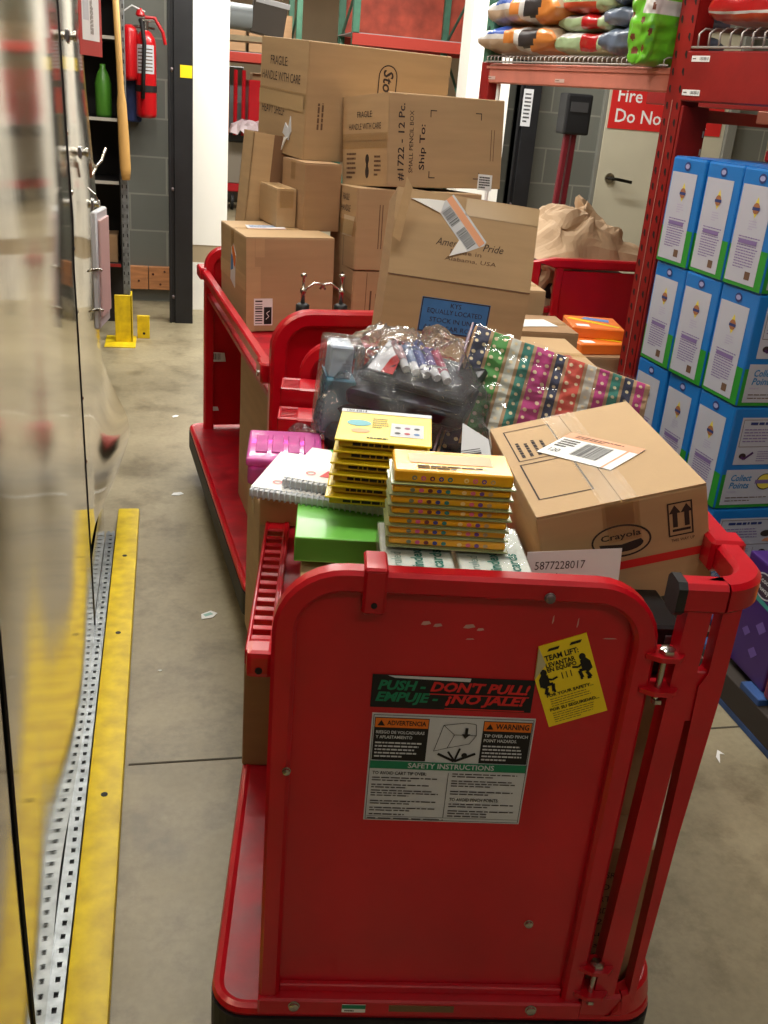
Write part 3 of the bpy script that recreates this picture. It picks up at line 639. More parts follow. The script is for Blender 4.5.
m = MB(); m.box(.0, .56, .02, .84, .72, .74, REDD, .003); m.build('shelf', c3)

# ================================================================ CARTONS
def flaps(mb, fr, W, H, m, horizontal=True, gap=.0025, t=.0025):
    g = gap/2
    if horizontal:
        mb.slab(fr, [(0.001, 0.001), (W-.001, .001), (W-.001, H/2-g), (.001, H/2-g)], m, t); mb.slab(fr, [(.001, H/2+g), (W-.001, H/2+g), (W-.001, H-.001), (.001, H-.001)], m, t)
    else:
        mb.slab(fr, [(.001, .001), (W/2-g, .001), (W/2-g, H-.001), (.001, H-.001)], m, t); mb.slab(fr, [(W/2+g, .001), (W-.001, .001), (W-.001, H-.001), (W/2+g, H-.001)], m, t)
    return fr.sub(0, 0, 0, t)
BOXES = 'brown cartons stacked on the carts'
def carton(label, w, d, h, M, prn=None, m=CARD, seam='top', seam_h=True, tape=True, name='carton', group=BOXES, extra=None):
    o = thing(name, label, 'box', M, group)
    mb = MB(); mb.box(0, w, 0, d, 0, h, m, .0035, seg=2)
    F_ = dict(front=FRONT(w, d, h), left=LEFT(w, d, h), top=TOP(w, d, h), right=RIGHT(w, d, h))
    dims = dict(front=(w, h), left=(d, h), top=(w, d), right=(d, h))
    if seam: F_[seam] = flaps(mb, F_[seam], *dims[seam], m, seam_h)
    if prn: prn(mb, F_)
    mb.build('carton_body', o)
    if tape and seam:
        t = MB(); W, H = dims[seam]; fr = F_[seam]
        if seam_h: t.rect(fr, 0, H/2-.024, W, .048, TAPE, .0012)
        else: t.rect(fr, W/2-.024, 0, .048, H, TAPE, .0012)
        if seam == 'top' and not seam_h: t.rect(F_['front'], w/2-.024, h-.06, .048, .06, TAPE, .0012)
        if seam == 'top' and seam_h: t.rect(F_['left'], d/2-.024, h-.06, .048, .06, TAPE, .0012)
        t.build('packing_tape', o)
    if extra: extra(o, F_)
    return o

# -- big carton, bottom left of the second cart
def ex8(o, F_):
    m = MB(); q = F_['front'].sub(.026, .02, 0); m.slab(q, [(0, 0), (.062, 0), (.062, .088), (0, .088)], WHITE, .001); m.barcode(q, .004, .006, .024, .076, INK, n=14, horiz=True, e=.0014); m.rect(q, .033, .004, .026, .056, BLACK, .0014)
    stroke(m, q, [(.04, .02), (.05, .03), (.042, .04), (.052, .048)], .002, WHITE, .0018); m.build('shipping_label', o, label='white barcode label')
    m = MB(); q = F_['left'].sub(.17, .11, 0); m.slab(q, [(0, .02), (.075, .0), (.095, .11), (.055, .145), (.02, .13)], GREYW, .001); m.poly(q, [(.03, .128), (.055, .143), (.094, .109), (.086, .07), (.06, .075)], ORG, .0016); m.poly(q, [(.01, .05), (.05, .06), (.05, .1), (.018, .11)], BLUEL, .0014); m.build('colour_label', o, label='orange and blue label')
    m = MB(); q = F_['top'].sub(.05, .2, -6); m.slab(q, [(0, 0), (.13, 0), (.13, .1), (0, .1)], GREYW, .0008, .0012); m.lines(q, .01, .03, .1, .06, 4, BLUEL, .0026); m.rect(q, .0, 0, .13, .012, mat('peach_print', (226, 160, 120), .6), .0024); m.build('top_label', o)
    t = MB(); t.rect(F_['front'], .0, .0, .028, .298, CARD2, .0007); t.rect(F_['front'], .028, .09, .02, .12, CARD2, .0007); t.rect(F_['front'], .03, .24, .03, .058, CARD2, .0007); t.rect(F_['left'], .0, .13, .42, .05, CARD2, .0007); t.build('paper_tape', o, label='pale paper tape')
carton('large taped carton at the left on the second cart, barcode label low on its front', .294, .422, .3, TM(.251, 3.2, .752, 8, -.7, -1), None, CARD, 'top', True, extra=ex8)

# -- stack right of it
def pr4(mb, F):
    mb.ell(F['left'], .2, .14, .03, .04, INKS, ring=.006); mb.rect(F['front'], .06, .02, .006, .12, INKS); mb.rect(F['front'], .08, .03, .004, .1, INKS); mb.rect(F['front'], .045, 0, .002, .2, INKS)
carton('bottom carton of the right-hand stack on the second cart', .44, .33, .205, TM(.607, 3.245, .752, 5.3), pr4, CARD, 'left', True)
def pr3(mb, F):
    q = F['left']; mb.text(q, .16, .215, .022, 'FRAGILE', INK, w=.08); mb.text(q, .14, .18, .022, 'HANDLE', INK, w=.12)
    mb.rect(q, .19, .0, .004, .11, INK); q = F['front']
    for x in (.075, .085): mb.rect(q, x, .07, .003, .14, INKS)
    mb.text(q, .385, .18, .02, '#1', INK)
def ex3(o, F_):
    m = MB(); q = F_['left'].sub(.17, .1, 3); m.slab(q, [(0, 0), (.12, -.004), (.15, .06), (.02, .066)], mat('torn_white_tape', (196, 178, 150), .4), .0008); m.build('torn_tape', o)
carton('middle carton of the right-hand stack, directly under the #1722 carton', .432, .335, .26, TM(.607, 3.24, .961, 5.3, -3), pr3, CARD, 'left', True, extra=ex3)
def pr2(mb, F):
    q = F['left']; mb.text(q, .1, .215, .02, 'FRAGILE:', INK, w=.1); mb.text(q, .045, .178, .02, 'HANDLE WITH CARE', INK, w=.21)
    mb.ell(q, .17, .045, .012, .02, INK, ring=.005); mb.ell(q, .17, .085, .012, .016, INK); mb.rect(q, .163, .03, .014, .05, INK); mb.lines(q, .215, .03, .045, .07, 5, INKS)
    mb.lines(q, .03, .02, .07, .09, 6, INKS)
    q = F['front']
    g = q.sub(.062, .02, 90); mb.text(g, 0, 0, .024, '#1722 - 12 Pc.', INK, w=.235, bold=.015)
    g = q.sub(.094, .045, 90); mb.text(g, 0, 0, .016, 'SMALL PENCIL BOX', INK, w=.19)
    g = q.sub(.146, .055, 90); mb.text(g, 0, 0, .028, 'Ship To:', INK, w=.14, bold=.015)
    for (x, y, sx, sy) in ((.158, .24, 1, -1), (.365, .24, -1, -1), (.158, .03, 1, 1), (.365, .03, -1, 1)):
        mb.rect(q, min(x, x+sx*.025), y-(.003 if sy < 0 else 0), .025, .003, INK); mb.rect(q, x-(.003 if sx < 0 else 0), min(y, y+sy*.022), .003, .022, INK)
    for x in (.408, .42): mb.rect(q, x, .09, .0025, .1, INKS)
def ex2(o, F_):
    m = MB(); q = F_['front'].sub(.36, -.004, -3); m.slab(q, [(0, 0), (.06, 0), (.06, .052), (0, .052)], WHITE, .001); m.lines(q, .005, .006, .048, .04, 5, INK, .0015, fill=.6); m.build('white_label', o)
carton('carton printed #1722 - 12 Pc. SMALL PENCIL BOX, top of the right-hand stack', .459, .299, .285, TM(.701, 3.256, 1.229, 19.3, -5.4, -.4), pr2, CARD, 'left', True, extra=ex2)
def pr1(mb, F):
    q = F['left']; mb.text(q, .09, .285, .03, 'FRAGILE:', INK, w=.15); mb.text(q, .02, .235, .03, 'HANDLE WITH CARE', INK, w=.33); mb.text(q, .03, .125, .03, 'HEAVY SHELF', INK, w=.2)
    q = F['front']
    for x in (.045, .06): mb.lines(q.sub(x+.006, .1, 90), 0, 0, .16, .008, 1, INKS, fill=.9)
    g = q.sub(.268, .322, -90); w_ = .2; hh = .07
    mb.ell(g, .035, .035, .035, .035, INK, ring=.004, n=28) if False else None
    P = [(.035-.035*math.sin(R(a)), .035-.035*math.cos(R(a))) for a in range(0, 181, 15)]
    stroke(mb, g, [(.17, 0)] + P + [(.17, .07)], .004, INK, .0008); mb.text(g, .014, .016, .04, 'Storex', INK, w=.15, bold=.02, shear=.2)
    mb.text(q.sub(.515, .18, 90), 0, 0, .02, '#1', INK, bold=.03); mb.text(q.sub(.515, .05, 90), 0, 0, .02, '712', INK, bold=.03)
def ex1(o, F_):
    m = MB(); q = F_['left'].sub(.23, .03, 0); m.slab(q, [(0, .04), (.05, .02), (.07, .05), (.06, .1), (.045, .06), (.02, .075)], GREYW, .003); m.slab(q, [(.0, -.02), (.03, .015), (.05, .03), (.02, .028)], WHITE, .004, .002); m.build('torn_label', o, label='torn white label')
    m = MB(); q = F_['left']; m.rect(q, 0, .15, .387, .05, mat('shiny_tape', (190, 160, 118), .2, spec=.8), .0014); m.build('glossy_tape', o)
carton('large carton with rounded maker logo, highest on the second cart', .555, .403, .372, TM(.458, 3.538, 1.275, 17.5, 2.5, .2), pr1, CARD, 'left', True, extra=ex1)
def pr5(mb, F): mb.rect(F['front'], .0, .1, .1, .1, CARD2, .0006)
carton('plain carton wedged beneath the big logo carton', .132, .24, .218, TM(.452, 3.42, 1.054, 12), None, CARD3, 'top', True)
carton('low plain carton just left of the wedged carton', .07, .34, .125, TM(.366, 3.47, 1.055, 10), None, CARD, 'top', False)
# open carton with upright flap behind
o = thing('open_carton', 'tall open carton leaning at the back left of the second cart', 'box', TM(.265, 3.68, .93, 8, 0, 5), BOXES)
m = MB(); m.box(0, .005, 0, .16, 0, .42, CARD2); m.box(0, .24, .155, .16, 0, .42, CARD3); m.box(.235, .24, 0, .16, 0, .42, CARD3); m.box(.075, .24, 0, .005, 0, .42, mat('carton_inside', (124, 90, 62), .8)); m.box(0, .075, 0, .005, 0, .42, CARD2); m.build('carton_body', o)  # left side and front strip in paler cardboard, painted as lit

# -- tilted carton with the blue label
o = thing('carton', 'tilted carton with blue label and torn barcode, in front of the stack', 'box', TM(.497, 2.265, 1.023, -5.2, -3, 4.7) @ Matrix.Scale(.84, 4), BOXES)
w_, h1 = .414, .15
m = MB()
prof = [(0.0, -.24), (0., .115), (.07, .345), (.20, .3), (.18, -.24)]      # (depth, height)
vs = [Vector((x, y, z)) for x in (0, w_) for y, z in prof]; n = len(prof)
m.add(vs, [tuple(range(n)), tuple(reversed(range(n, 2*n)))] + [(i, n+i, n+(i+1) % n, (i+1) % n) for i in range(n)], CARD)
fl_ = Fr((0, 0, -.16), (1, 0, 0), (0, 0, 1)); fu = Fr((0, 0, .115), (1, 0, 0), (0, .07, .23))
m.rect(fu, 0, -.0015, w_, .003, INKS, .0008)
m.text(fu, .125, .098, .022, 'American', INK, w=.10, shear=.35); m.text(fu, .262, .098, .022, 'Pride', INK, w=.06, shear=.35); m.text(fu, .17, .08, .013, 'Made in', INKS, w=.09); m.text(fu, .155, .058, .013, 'Alabama, USA', INKS, w=.15, shear=.1)
m.build('carton_body', o)
m = MB(); q = fl_.sub(.108, .128, 0); m.slab(q, [(0, 0), (.2, 0), (.2, .098), (0, .098)], BLUEL, .0008); m.outline(q, .001, .001, .198, .096, .003, INK, .001)
m.text(q, .085, .075, .014, 'KYS', INK, e=.0012); m.text(q, .02, .053, .014, 'EQUALLY LOCATED', INK, w=.16, e=.0012); m.text(q, .03, .031, .014, 'STOCK IN UNIT', INK, w=.14, e=.0012); m.text(q, .015, .009, .014, 'AND REAR ROOM', INK, w=.17, e=.0012); m.build('blue_label', o, label='blue stock location label')
m = MB(); q = fu.sub(.115, .20, -47); 
m.slab(q, [(0, .028), (.02, 0), (.15, 0), (.165, .05), (.16, .062), (0, .062)], GREYW, .0012); m.rect(q, .0, .036, .16, .02, mat('peach_print', (226, 160, 120), .6), .0016); m.barcode(q, .02, .004, .05, .03, n=18, e=.0018); m.barcode(q, .09, .004, .055, .03, n=18, e=.0018, seed=4)
m.slab(q, [(-.06, -.045), (-.035, -.03), (.02, .0), (.0, .03), (-.03, -.005)], WHITE, .003, .001); m.slab(q, [(.13, -.05), (.15, .0), (.11, .002)], WHITE, .003, .001); m.build('torn_barcode_label', o, label='half peeled white and orange barcode label')
m = MB(); m.rect(fu, .2, .19, .214, .048, mat('shiny_tape', (190, 160, 118), .2, spec=.8), .0012); m.build('packing_tape', o)
m = MB(); q = Fr((0, -.001, .115), (0.12, 0.02, 1), (-1, .2, 0.1)); m.slab(q, [(0.09, -.01), (.235, -.005), (.26, .018), (.1, .014)], CARD2, .004); m.build('flap', o)

# -- maker's carton on the front cart (tilted)
def prC(mb, F):
    t = F['top']; w, d = .243, .366
    mb.outline(t, .018, .20, .078, .135, .0022, INK)
    for i in range(5): mb.lines(t.sub(.034+.013*i, .212, 90), 0, 0, .11 if i < 4 else .07, .009, 1, INK, fill=.6, rng=random.Random(i))
    mb.outline(t, .016, .052, .082, .135, .0026, INK)
    f = F['front']
    q = f.sub(.116, .106, -5)
    c = [(.042*math.cos(R(a)), .0245*math.sin(R(a))) for a in range(0, 361, 12)]; stroke(mb, q, c, .0028, INK, .0008)
    mb.poly(q, [(.032*math.cos(R(a)), -.004+.014*math.sin(R(a))) for a in range(180, 361, 15)] + [(.028, .001), (0, -.006), (-.028, -.004)], INK, .0008)
    mb.text(q.sub(-.029, -.002, 6), 0, 0, .0125, 'Crayola', INK, w=.058, bold=.02)
    q = f.sub(.184, .096, 0); mb.outline(q, 0, 0, .036, .053, .0022, INK, .0008)
    for x in (.0105, .0275): mb.poly(q, [(x-.0035, .014), (x+.0035, .014), (x+.0035, .036), (x+.0085, .036), (x, .049), (x-.0085, .036), (x-.0035, .036)], INK, .0008)
    mb.rect(q, .006, .007, .026, .004, INK, .0008); mb.text(q, .003, -.009, .005, 'THIS WAY UP', INK, w=.034)
def exC(o, F_):
    m = MB(); q = F_['top'].sub(.052, .225, -56, .0012); m.slab(q, [(0, 0), (.15, 0), (.15, .083), (0, .083)], WHITE, .0008); q2 = q.sub(0, 0, 0, .0008)
    m.rect(q2, .0, .064, .15, .019, mat('peach_print', (226, 160, 120), .6), .0004); m.rect(q2, .13, .0, .004, .083, mat('peach_print', (226, 160, 120), .6), .0004); m.barcode(q2, .055, .014, .055, .045, n=26, e=.0007); m.lines(q2, .008, .03, .04, .03, 4, INK, .0007, fill=.5); m.text(q2.sub(.012, .012, 0), 0, 0, .012, '120', BLACK, e=.0009); m.lines(q2, .02, .068, .11, .01, 2, INKS, .0008)
    m.build('shipping_label', o, label='white and orange shipping label')
    t = MB(); t.rect(F_['front'], 0, .060, .243, .013, REDP, .001); t.build('red_tape', o, label='red tape band')
    t = MB(); t.rect(F_['top'], .092, 0, .045, .366, TAPE, .001); t.rect(F_['front'], .092, .13, .045, .036, TAPE, .0011); t.build('packing_tape', o)
carton('carton with Crayola oval logo and up arrows, tilted on the front cart', .243, .366, .166, TM(.542, 1.166, .815, -6.9, 1.1, -15.2), prC, CARD2, 'top', False, extra=exC)

# -- cartons on the front cart's deck
def prD(mb, F):
    f = F['front']
    for i, (t, w) in enumerate((('HGSRW', .05), ('NO', .03), ('AIRTNU', .06), ('CARDBOARD', .08), ('# 2', .03), ('mum', .05), ('lbsm', .06), ('MXS #', .06))):
        mb.text(f.sub(.205, .215-i*.024, 0), 0, 0, .012, t, INK, w=w)
carton('carton standing at the right front corner of the front cart deck', .295, .3, .27, L1 @ TM(.300, .055, .201, 0), prD, CARD, 'top', False, group='brown cartons low on the cart decks')
carton('carton standing low at the left of the front cart, under the slotted rim', .31, .3, .245, L1 @ TM(-.076, .575, .201, 0), None, CARD3, 'top', True, group='brown cartons low on the cart decks')
carton('carton poking out at the rear left of the front cart', .26, .205, .42, L1 @ TM(-.078, .965, .201, 12), None, CARD, 'top', True, group='brown cartons low on the cart decks')
carton('tall narrow carton under the left side of the second cart shelf', .18, .55, .5, L2 @ TM(.055, .14, .2, 0), None, CARD3, None, group='brown cartons low on the cart decks')
carton('brown carton under the second cart shelf, right of the tall one', .3, .5, .44, L2 @ TM(.25, .15, .2, 0), None, CARD3, 'top', True, group='brown cartons low on the cart decks')  # same brown cardboard as the tall one
carton('dark carton behind the right front one on the front cart deck', .335, .5, .40, L1 @ TM(.265, .36, .201, 0), None, CARD3, 'top', True, group='brown cartons low on the cart decks')
carton('small dark carton lying on the right front carton, seen beside the gate', .19, .22, .25, L1 @ TM(.405, .13, .474, 0), None, CARD3, 'top', True, group='brown cartons low on the cart decks')
# filler carton inside the tray that carries the small goods
carton('shallow carton in the front cart tray under the small goods', .33, .27, .078, L1 @ TM(.03, .1, .79, 0), None, CARD2, 'top', True, group='brown cartons low on the cart decks')
carton('flat carton in the front cart tray under the Crayola carton', .18, .34, .03, L1 @ TM(.38, .30, .79, 0), None, CARD3, 'top', True, group='brown cartons low on the cart decks')
# cartons on the floor between carts and rack
def exw(o, F_):
    m = MB(); q = F_['top'].sub(.05, .05, 12, .0012); m.slab(q, [(0, 0), (.17, 0), (.17, .1), (0, .1)], WHITE, .0015); m.build('paper_sheet', o, label='white paper slip')
FL = 'cartons piled on the floor between carts and rack'
carton('wide pale carton at the bottom of the floor pile, beside the second cart', .25, .45, .42, TM(.93, 2.42, 0, -5), None, CARD, 'top', True, group=FL)
carton('flat topped pale carton on the floor pile, nearest the patterned pack', .24, .43, .42, TM(.93, 2.43, .424, -6), None, CARD2, 'top', True, group=FL)
carton('carton with white paper slip on top in the floor pile', .26, .26, .85, TM(1.02, 2.90, 0, -4), None, CARD3, 'top', True, group=FL, extra=exw)
carton('small brown carton at the back of the floor pile', .15, .2, .92, TM(1.13, 3.22, 0, -4), None, CARD, 'top', True, group=FL)
carton('carton under the orange packages beyond the rack post', .42, .40, .68, TM(1.38, 3.26, 0, 0), None, CARD3, 'top', True, group=FL)
ORC = mat('orange_package', (236, 120, 36), .45)
for i, (x, y, z, rz, lab) in enumerate(((1.60, 3.48, .722, -12, 'upper orange package with yellow pencil stripe seen left of the rack post'), (1.57, 3.40, .682, 4, 'lower orange package under the pencil striped one left of the rack post'))):
    o = thing('supply_package', lab, 'package', TM(x, y, z, rz, 0, 0), 'orange school supply packages')
    m = MB(); m.box(-.1, .1, -.1, .12, 0, .04, ORC, .004); q = Fr((-.1, -.1, .04), (1, 0, 0), (0, 1, 0)); m.poly(q, [(.0, .15), (.18, .03), (.19, .05), (.02, .18)], YELP, .001); m.poly(q, [(.06, .16), (.16, .12), (.17, .17), (.08, .2)], mat('blue_print', (90, 130, 190), .6), .001); m.rect(q, .02, .02, .05, .04, WHITE, .001); m.build('package_body', o)

# ================================================================ SMALL GOODS IN THE FRONT CART (local L1)
def A(x, y, z, rz=0, rx=0, ry=0): return L1 @ TM(x, y, z, rz, rx, ry)
IDX = mat('index_card_wrap', (232, 236, 228), .35, coat=.3); TEAL = mat('teal_print', (24, 128, 112), .6)
def index_pack(x, lab, y=.0):
    o = thing('index_card_pack', lab, 'index cards', A(x, y+.017, .922, 0), 'index card packs behind the gate')
    m = MB(); m.box(0, .094, 0, .14, 0, .03, IDX, .002); q = Fr((0, 0, .03), (1, 0, 0), (0, 1, 0))
    m.text(q.sub(.026, .004, 90), 0, 0, .014, 'ruled', mat('grey_print', (140, 170, 160), .6), w=.04); m.text(q.sub(.054, .004, 90), 0, 0, .016, 'index', TEAL, w=.05, bold=.02); m.text(q.sub(.080, .004, 90), 0, 0, .016, 'cards', TEAL, w=.052, bold=.02)
    m.build('card_block', o)
    f_ = MB(); f_.box(-.001, .095, -.001, .141, -.0005, .0312, FILM, .002); f_.build('shrink_wrap', o)
index_pack(.135, 'left pack of index cards lying behind the gate rail'); index_pack(.236, 'right pack of index cards lying behind the gate rail, beside the carton')
# green binder
GB = mat('lime_binder', (120, 206, 84), .4, coat=.15, noise_s=3, noise_a=.05)
o = thing('binder', 'lime green ring binder lying behind the gate under the notebooks', 'binder', A(.02, .155, .885))
m = MB(); m.box(0, .16, 0, .24, .034, .038, GB, .0015); m.box(0, .16, 0, .24, 0, .004, GB, .0015); m.build('cover', o, 'auto')
m = MB(); m.tube([(0.001, .004, .019), (.159, .004, .019)], .004, GB, square=True, ry=.018); m.box(0, .16, .0, .004, .002, .036, GB, .001); m.build('spine', o, 'auto')
m = MB(); m.box(.004, .155, .01, .235, .005, .033, WHITE); m.build('pages', o)
# spiral notebooks
def notebook(w, d, M, lab, green=False, page=0):
    o = thing('spiral_notebook', lab, 'notebook', M, 'wire-bound notebooks')
    m = MB(); m.box(0, w, 0, d, 0, .012, GREYW, .001); m.build('pages', o)
    m = MB(); m.box(0, w, .008, d, .0122, .0132, WHITE); q = Fr((0, 0, .0132), (1, 0, 0), (0, 1, 0))
    m.poly(q, [(.05, .03), (.088, .03), (.094, .058), (.056, .058)], REDP); m.text(q.sub(.060, .036, 0), 0, 0, .014, 'Top', WHITE, w=.026, e=.001); m.ell(q, .034, .038, .008, .008, mat('pale_red_print', (224, 150, 150), .6), .001, 14, .003)
    m.lines(q, .11, .012, .06, .02, 3, BLACK, .0008, fill=.6)
    if green: m.poly(q, [(.03, d), (.075, .09), (w, .08), (w, d)], mat('vivid_green', (48, 170, 40), .5), .001)
    m.build('cover', o)
    wi = mat('coil_wire', (196, 202, 212), .4, .2)
    m = MB(); n = int(w/.0085)
    for i in range(n):
        x = .006+i*.0085; m.tube([(x, .002+.0085*math.cos(R(t)), .0065+.0085*math.sin(R(t))) for t in range(0, 360, 40)], .0013, wi, 5, closed=True)
    m.build('coil', o, True)
notebook(.215, .175, A(-.055, .292, .924, -13), 'lower wire-bound notebook with white cover, sticking out furthest left')
notebook(.165, .155, A(-.006, .303, .9385, -16), 'upper wire-bound notebook with green corner, under the yellow packs', True)
# pink pencil case
PK = film('pink_plastic', (244, 120, 205), .55, .12, .1, 10, .8)
o = thing('pencil_case', 'translucent pink plastic pencil case at the left of the front cart', 'pencil case', A(-.072, .475, .868, 2))
m = MB(); m.box(0, .125, 0, .15, 0, .034, PK, .008, seg=3); m.build('case_base', o, 'auto')
m = MB(); m.box(-.003, .128, -.003, .153, .035, .05, PK, .006, seg=3); 
for i in range(4): m.box(.012+i*.028, .032+i*.028, .03, .12, .05, .0525, PK, .001)
m.build('case_lid', o, 'auto')
m = MB()
for i in range(4): m.tube([(.015, .03+i*.024, .012), (.11, .03+i*.024, .012)], .006, mat('magenta_fill', (196, 60, 150), .5), 8)
m.build('contents', o)
carton('flat brown carton under the pink pencil case', .13, .13, .076, A(-.05, .48, .791, 2), None, CARD2, 'top', True, group='brown cartons low on the cart decks')
# yellow packs (left pile of six, right pile of seven)
LY = ['topmost', 'second from top', 'third from top', 'fourth from top', 'fifth from top', 'bottom']
for k in range(6):
    lv = 5-k
    o = thing('activity_pack', f'{LY[k]} flat yellow card pack in the left, taller-backed pile', 'pack', A(.068-.0016*k+.001*math.sin(k*2.1), .213-.002*k, .955+lv*.0168, -5+1.2*math.sin(k*1.7)), 'yellow card packs piled on the notebooks')
    m = MB(); m.box(0, .138, 0, .148, .010, .0128, YELP, .0008); m.box(.006, .132, .006, .14, 0, .0102, mat('olive_card', (176, 150, 20), .5), .001)
    q = Fr((.006, .006, .0), (1, 0, 0), (0, 0, 1)); m.lines(q, .02, .003, .1, .005, 1, BLACK, .0006, fill=.9, rng=random.Random(k))
    if k == 0:
        q = Fr((0, 0, .0128), (1, 0, 0), (0, 1, 0)); m.rect(q, .0, .130, .138, .016, GREYW); m.barcode(q, .008, .133, .03, .01, n=14, e=.001); m.ell(q, .03, .08, .018, .014, mat('sky_print', (110, 180, 190), .6)); m.ell(q, .034, .045, .014, .010, mat('peach_blob', (230, 170, 120), .6)); m.rect(q, .078, .03, .048, .06, GREYW)
        for i, cc in enumerate(((60, 60, 60), (180, 60, 60), (80, 120, 170), (90, 90, 90), (150, 90, 120), (60, 60, 60))): m.ell(q, .088+(i % 3)*.014, .045+(i//3)*.025, .0045, .005, mat('dot_%d' % i, cc, .6), .001, 10)
        m.lines(q, .05, .06, .025, .05, 5, INKS, .0008, fill=.3); m.lines(q, .045, .01, .06, .01, 1, INK, .0008)
    m.build('pack_card', o)
RY = ['topmost', 'second from top', 'third from top', 'fourth from top', 'fifth from top', 'sixth from top', 'bottom']
DOTC = [(120, 130, 110), (224, 100, 150), (110, 50, 60), (60, 70, 150), (40, 130, 130), (250, 220, 150), (236, 110, 150), (110, 70, 160), (190, 160, 120)]
for k in range(7):
    lv = 6-k
    o = thing('marker_pack', f'{RY[k]} blister pack in the right-hand pile beside the tilted carton', 'pack', A(.142+.0012*math.sin(k*2.3+1), .066+.001*math.cos(k*1.3), .9575+lv*.0146, -1+.8*math.sin(k*2.9)), 'yellow blister packs piled on the index cards')
    m = MB(); m.box(.002, .156, .004, .084, .0025, .0125 if k else .019, YELO, .002); q = Fr((.002, .004, .0), (1, 0, 0), (0, 0, 1))
    for i, cc in enumerate(DOTC):
        x = (.026+i*.0115) if i < 5 else (.093+(i-5)*.0115)
        m.ell(q, x, .0095 if not k else .0075, .0033, .0033 if not k else .0028, mat('ink_dot_%d' % i, cc, .5), .0008, 12)
        if not k: m.ell(q, x, .0095, .0014, .0014, YELO, .0012, 8)
    if not k:
        t = Fr((.002, .004, .019), (1, 0, 0), (0, 1, 0)); m.rect(t, .02, .03, .11, .035, mat('peach_panel', (236, 190, 150), .5)); m.lines(t, .03, .008, .09, .014, 2, INK, .0008, fill=.5, word=.08)
    m.build('pack_card', o)
    m = MB(); m.box(-.002, .160, -.001, .088, 0, .0022, mat('blister_flange', (150, 160, 110), .25, coat=.4), .0005); m.build('blister_edge', o)
# white price paper tucked against the tilted carton
m = MB(); q = Fr((0, 0, 0), (1, 0, .12), (0, .1, 1)); m.slab(q, [(0, 0), (.126, 0), (.126, .12), (0, .12)], WHITE, .0006); q2 = q.sub(0, 0, 0, .0006)
m = MB(); q = Fr((0, 0, 0), (1, 0, .1), (-.01, .12, 1)); m.slab(q, [(0, 0), (.132, 0), (.132, .09), (0, .09)], WHITE, .0006); q2 = q.sub(0, 0, 0, .0006)
m.text(q2, .012, .064, .012, '5877228017', INK, w=.07); m.text(q2, .014, .048, .011, '5 Each', INK, w=.034); m.barcode(q2, .04, .02, .08, .022, n=26)
m.box(0, .13, .006, .03, -.01, .07, WHITE, .001) if False else None
tag(m.build('price_slip', M=A(.342, .095, .850, 0, -4)), 'white slip printed 5877228017 standing between gate and tilted carton', 'paper')
m = MB(); q = Fr((0, 0, 0), (1, .3, .1), (-.2, .75, .5)); m.slab(q, [(0, 0), (.075, 0), (.10, .16), (.065, .20)], GREYW, .0008); m.barcode(q, .045, .085, .035, .06, n=16, horiz=True, e=.0012); tag(m.build('barcode_slip', M=A(.262, .25, .902)), 'pale slip with barcode between the patterned pack and tilted carton', 'paper')
# black tray and white tags low on the right
bt = thing('black_tray', 'black slotted tray between the gate and the swing side post', 'tray', A(.455, .04, .795, 2))
m = MB(); m.box(0, .1, 0, .22, 0, .075, BLACKP, .004); m.box(-.002, .102, -.002, .222, .034, .04, GREYW, .001)
for i in range(3):
    for z in (.018, .056): m.box(.015+i*.03, .026+i*.03, -.003, -.0005, z-.006, z+.006, mat('tray_mark', (96, 84, 90), .5))
m.build('tray_body', bt)
for i, (x, z, lab) in enumerate(((.58, .905, 'uppermost'), (.578, .865, 'middle'), (.574, .82, 'lowest'))):
    m = MB(); q = Fr((0, 0, 0), (1, 0, 0), (0, 0, 1)); m.slab(q, [(0, 0), (.04, .0), (.012, .03 if i else .008), (0, .03 if i else .008)], WHITE, .001); tag(m.build('paper_tag', M=A(x-.02, .04+.004*i, z)), lab+' white paper corner showing through the post slot', 'paper', 'white paper corners in the post slot')

# clear polybag of markers and dark goods, teal pack
def crumple(w, d, h, seed, amp=.02, n=26, fold=9.):
    def fn(u, v):
        x = (u-.5)*w; y = (v-.5)*d
        e = (1-abs(2*u-1)**3)*(1-abs(2*v-1)**3)
        z = h*max(0, e)**.5
        p = Vector((u*fold, v*fold, seed)); nz = noise.noise(p)*amp + abs(noise.noise(p*2.1))*amp*.8
        return Vector((x+noise.noise(p+Vector((5, 0, 0)))*amp, y+noise.noise(p+Vector((0, 9, 0)))*amp, z+nz))
    return fn
o = thing('marker_bag', 'crinkled clear bag of markers and dark packages behind the yellow packs', 'bag', A(.21, .74, .95, -8, 14) @ Matrix.Scale(.95, 4))
NAVY =  mat('navy_package', (18, 22, 40), .35, coat=.15, noise_s=12, noise_a=.3)
m = MB(); m.box(-.14, .15, -.14, .04, -.07, .0, NAVY, .01, Matrix.Rotation(R(-3), 4, 'Z')); m.box(-.13, .12, -.10, .04, .0, .035, NAVY, .008, Matrix.Rotation(R(-6), 4, 'Z')); m.box(-.09, .15, -.11, .02, .035, .07, NAVY, .008, Matrix.Rotation(R(-14), 4, 'Z')); m.box(-.08, .15, -.07, .07, .07, .09, mat('charcoal_package', (26, 26, 34), .4, coat=.1), .006, Matrix.Rotation(R(-18), 4, 'Z')); m.build('dark_packages', o, 'auto')
m = MB(); q = Fr((-.075, -.045, .098), (1, -.35, 0), (.3, 1, .1)); m.slab(q, [(0, 0), (.05, 0), (.05, .11), (0, .11)], WHITE, .003); m.slab(q, [(.03, -.002), (.055, -.002), (.045, .09), (.03, .05)], REDP, .002, .003); m.build('insert_card', o, label='white and red insert card')
